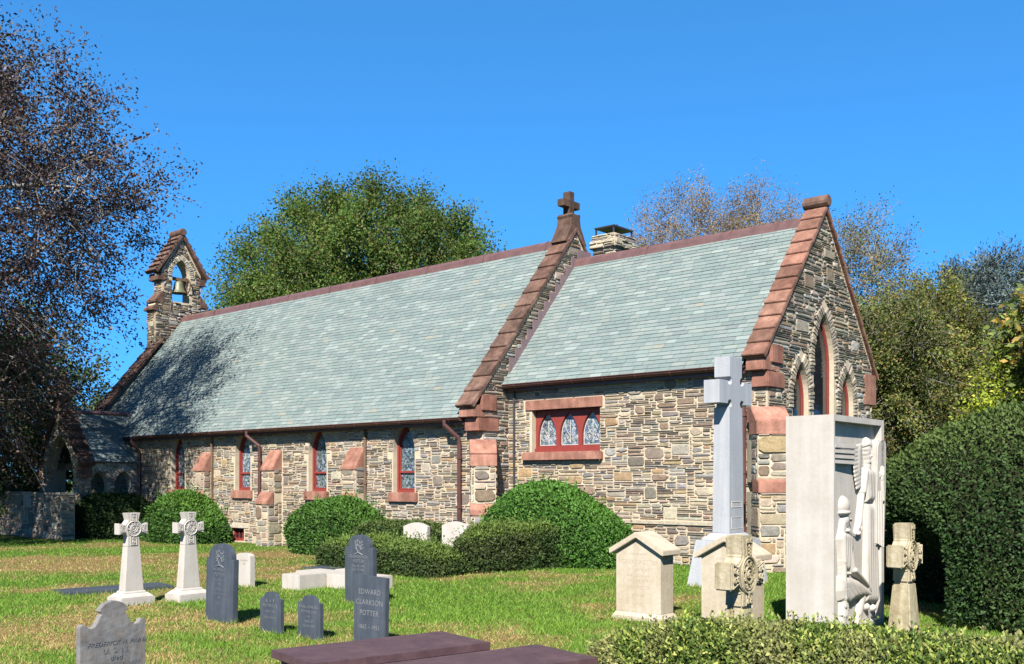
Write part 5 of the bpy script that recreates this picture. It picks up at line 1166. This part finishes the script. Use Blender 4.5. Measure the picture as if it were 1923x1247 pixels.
# thinning trees behind the chancel
SPARSE = [(.21, .14, .07), (.25, .165, .08), (.16, .105, .055), (.17, .16, .06), (.22, .12, .055)]
for i, (X, Y, c, r, lb) in enumerate(((7.9, 44, (7.9, 44, 10.0), (2.7, 2.4, 5.0), 'half bare tree with thin brown leaves behind the chancel ridge, nearer the chimney'), (11.6, 45, (11.4, 45, 10.3), (2.8, 2.4, 5.0), 'half bare tree with thin brown leaves behind the chancel ridge, nearer the gable'))):
    tree('bare_tree', X, Y, lb, 'tree', 80 + i, 12, c, r, 30, 260, 3600, 60000, .08, SPARSE, 'palebark', 'leaf', .2, .6, .9, -.05, .4, None, .95, .5, group='thinning trees behind the chancel', twig_r=.009, clumpvar=.4)
tree('bare_tree', 12.6, 36, 'half bare tall tree with loose twigs just right of the chancel gable', 'tree', 84, 11.0, (12.8, 36, 7.3), (2.1, 1.9, 4.3), 24, 170, 2200, 34000, .085, SPARSE + [(.10, .13, .05)] * 5, 'palebark', 'leaf', .18, .7, .9, -.05, .4, None, .9, .5, group='thinning trees behind the chancel', twig_r=.008)
OLIVE = [(.075, .105, .03), (.12, .13, .038), (.055, .085, .024), (.17, .13, .04), (.15, .16, .045), (.10, .12, .035)]
tree('autumn_tree', 12.0, 31, 'olive and bronze leaved tree behind the big hedge, next to the gable', 'tree', 85, 6.6, (11.9, 31, 4.9), (1.9, 2.0, 2.5), 22, 105, 2800, 60000, .095, OLIVE, 'palebark', 'leaf', .16, .5, 1.0, .05, .55, None, .8, .55, clumpvar=.6, twig_r=.010, umin=.72, iso=.95)
tree('autumn_tree', 13.6, 32, 'taller yellow olive tree behind the big hedge, in the middle of the right side', 'tree', 86, 8.0, (13.5, 32, 5.3), (1.6, 2.0, 2.9), 22, 105, 2800, 60000, .095, OLIVE + [(.19, .19, .045)] * 3, 'bark', 'leaf', .16, .5, 1.0, .05, .55, None, .8, .55, clumpvar=.6, twig_r=.010, umin=.72, iso=.95)
tree('blue_cedar', 20.3, 42, 'tall blue grey cedar rising at the right edge above the other trees', 'tree', 87, 12, (20.3, 42, 6.6), (2.4, 2.4, 4.5), 40, 200, 3000, 85000, .20, [(.075, .105, .105), (.095, .13, .13), (.055, .08, .08), (.12, .15, .15)], 'bark', 'needle', .22, .9, .9, .10, .5, None, 1.0, .22, clumpvar=.4, twig_r=.01,
     leafdir=lambda P, D, rng: D * .8 + rng.normal(size=P.shape) * .5 * np.array([1, 1, .35]))
tree('magnolia_tree', 15.6, 25.5, 'broad leaved tree with yellow turning leaves at the right edge', 'tree', 88, 6.5, (14.9, 25.5, 5.7), (1.5, 1.6, 1.5), 18, 90, 900, 8000, .22, [(.14, .17, .04), (.26, .19, .045), (.10, .14, .035), (.32, .22, .06), (.12, .16, .04)], 'bark', 'leaf', .16, .6, 1.0, .1, .5, None, .7, .5)
tree('golden_conifer', 13.7, 27, 'bright yellow green pointed conifer above the big hedge', 'tree', 89, 4.6, (13.7, 27, 3.4), (.95, .9, 2.3), 24, 150, 1500, 22000, .11, [(.22, .28, .03), (.30, .35, .04), (.16, .22, .025), (.36, .37, .055)], 'bark', 'leaf', .1, .8, .9, -.1, .4, lambda P: P * np.stack([1.15 - .75 * sstep(P[:, 2] / 2.4), 1.15 - .75 * sstep(P[:, 2] / 2.4), np.ones(len(P))], 1), .5, .45, clumpvar=.25)
DK = [(.045, .075, .026), (.06, .09, .03), (.035, .06, .02), (.075, .105, .033)]
for i, (X, Y, c, r, lb) in enumerate((
        (17.3, 35, (17.3, 35, 4.0), (2.6, 2.0, 3.4), 'dark green tree filling the gap under the blue cedar'),)):
    tree('evergreen_tree', X, Y, lb, 'tree', 90 + i, c[2] + r[2], c, r, 18, 130, 2200, 22000, .15, DK, 'bark', 'leaf', .16, .5, 1.3, .05, .6, None, .9, .55)
for i, (X, Y, c, r, lb) in enumerate((
        (-19.5, 37, (-19.5, 37, 3.6), (2.8, 2.2, 3.8), 'dark shaded tree left of the porch, nearer the porch'),
        (-27.0, 48, (-25.0, 50, 5.0), (4.5, 2.4, 5.6), 'dark tree farthest back behind the copper beech'))):
    tree('evergreen_tree', X, Y, lb, 'tree', 100 + i, c[2] + r[2], c, r, 18, 130, 2200, 22000, .19, DK, 'bark', 'leaf', .2, .5, 1.3, .05, .6, None, 1.0, .55, group='dark trees beyond the porch')

# ---- the lawn's grass blades
def make_grass(n=330000):
    rng = np.random.default_rng(3); y0, y1 = 8.2, 33.
    Y = 1 / (1 / y0 - rng.uniform(0, 1, n) * (1 / y0 - 1 / y1)); X = rng.uniform(-.56, .50, n) * Y
    lx = (X - OX) * EX[0] + (Y - OY) * EX[1]; ly = (X - OX) * NY[0] + (Y - OY) * NY[1]
    keep = ~((ly > -.05) & (lx < .1)) & ~((ly > CY0 - .05) & (lx > 0) & (lx < CX1)) & ~((ly > -3.2) & (lx < -16))
    X, Y = X[keep], Y[keep]; n = len(X); d = lawn_dry(X, Y)
    dry = rng.uniform(size=n) < d * .9
    t = rng.uniform(size=(n, 1)); c = np.where(dry[:, None], STRAW * t + STRAW2 * (1 - t), GREEN * t + GREEN2 * (1 - t)) * rng.uniform(.75, 1.3, (n, 1))
    Hh = rng.uniform(.02, .062, n) * np.where(dry, .7, 1.1) * (1 + .35 * (fbm(X * 1.3, Y * 1.3, 41) - .5) * 2); w = rng.uniform(.003, .006, n) * (1 + (Y - 8) * .06)
    a = rng.uniform(0, 6.283, n); l = rng.normal(size=(n, 2)) * .6
    Z = gz(X, Y); P = np.stack([X, Y, Z - .004], 1); dx = np.stack([np.cos(a) * w, np.sin(a) * w, np.zeros(n)], 1)
    tip = P + np.stack([l[:, 0] * Hh, l[:, 1] * Hh, Hh], 1)
    V = np.stack([P - dx, P + dx, tip], 1).reshape(-1, 3); F = np.arange(n * 3).reshape(n, 3)
    o = mesh_np('grass', V, F, np.repeat(c, 3, 0), M['grass']); tag(o, 'short mown grass, green with patches of dry straw', 'grass', kind='stuff')
make_grass()
FOOT = {'slate_headstone': (.34, 0, -.07), 'weathered_headstone': (.31, 0, .06), 'pale_headstone': (.23, 0, -.1), 'celtic_cross': (.23, .28, 0), 'gabled_tomb': (.42, .215, 0), 'granite_cross': (.43, .78, 0), 'cross_kerb': (1.05, .3, 0), 'ledger_slab': (.38, .95, 0), 'table_tomb': (.84, .39, 0)}
def make_tufts():
    rng = np.random.default_rng(17); Ps = []
    for X, Y, rz, nm in BASES:
        if nm not in FOOT: continue
        a, b, off = FOOT[nm]; b = max(b, .05); 
        if nm == 'weathered_headstone': a, b = .06, .31
        m = int(230 * (a + b) / .6); t = rng.uniform(-1, 1, m); sd = rng.integers(0, 4, m); g = rng.exponential(.018, m) + .004
        x = np.where(sd < 2, t * a, np.where(sd == 2, a + g, -a - g)); y = np.where(sd == 0, b + g, np.where(sd == 1, -b - g, t * b))
        c, s_ = math.cos(rz), math.sin(rz); Ps.append(np.stack([X + c * x - s_ * y, Y + s_ * x + c * y], 1))
    P2 = np.concatenate(Ps); n = len(P2); Z = gz(P2[:, 0], P2[:, 1]); P = np.stack([P2[:, 0], P2[:, 1], Z - .005], 1)
    a = rng.uniform(0, 6.283, n); w = rng.uniform(.004, .007, n); Hh = rng.uniform(.04, .11, n); l = rng.normal(size=(n, 2)) * .4
    dx = np.stack([np.cos(a) * w, np.sin(a) * w, np.zeros(n)], 1); tip = P + np.stack([l[:, 0] * Hh, l[:, 1] * Hh, Hh], 1)
    t = rng.uniform(size=(n, 1)); col = np.where(rng.uniform(size=(n, 1)) < .25, STRAW, GREEN * t + GREEN2 * (1 - t)) * rng.uniform(.7, 1.2, (n, 1))
    o = mesh_np('grass_tufts', np.stack([P - dx, P + dx, tip], 1).reshape(-1, 3), np.arange(n * 3).reshape(n, 3), np.repeat(col, 3, 0), M['grass']); tag(o, 'longer uncut grass tufts round the feet of the stones', 'grass', kind='stuff')
    m = 900; Y = 1 / (1 / 8.4 - rng.uniform(0, 1, m) * (1 / 8.4 - 1 / 30)); X = rng.uniform(-.54, .3, m) * Y; P = np.stack([X, Y, gz(X, Y) + rng.uniform(.02, .045, m)], 1)
    ax = np.concatenate([rng.normal(size=(m, 2)), rng.normal(size=(m, 1)) * .3], 1); V, F, Cc = leaves(P, ax, .045, .6, palette(m, [(.20, .11, .05), (.13, .06, .035), (.34, .24, .10), (.09, .045, .03)], rng), rng, np.tile([0, 0, 1.], (m, 1)), .3)
    o = mesh_np('fallen_leaves', V, F, Cc, M['grass']); tag(o, 'small brown fallen leaves scattered over the lawn', 'leaf litter', kind='stuff')
make_tufts()
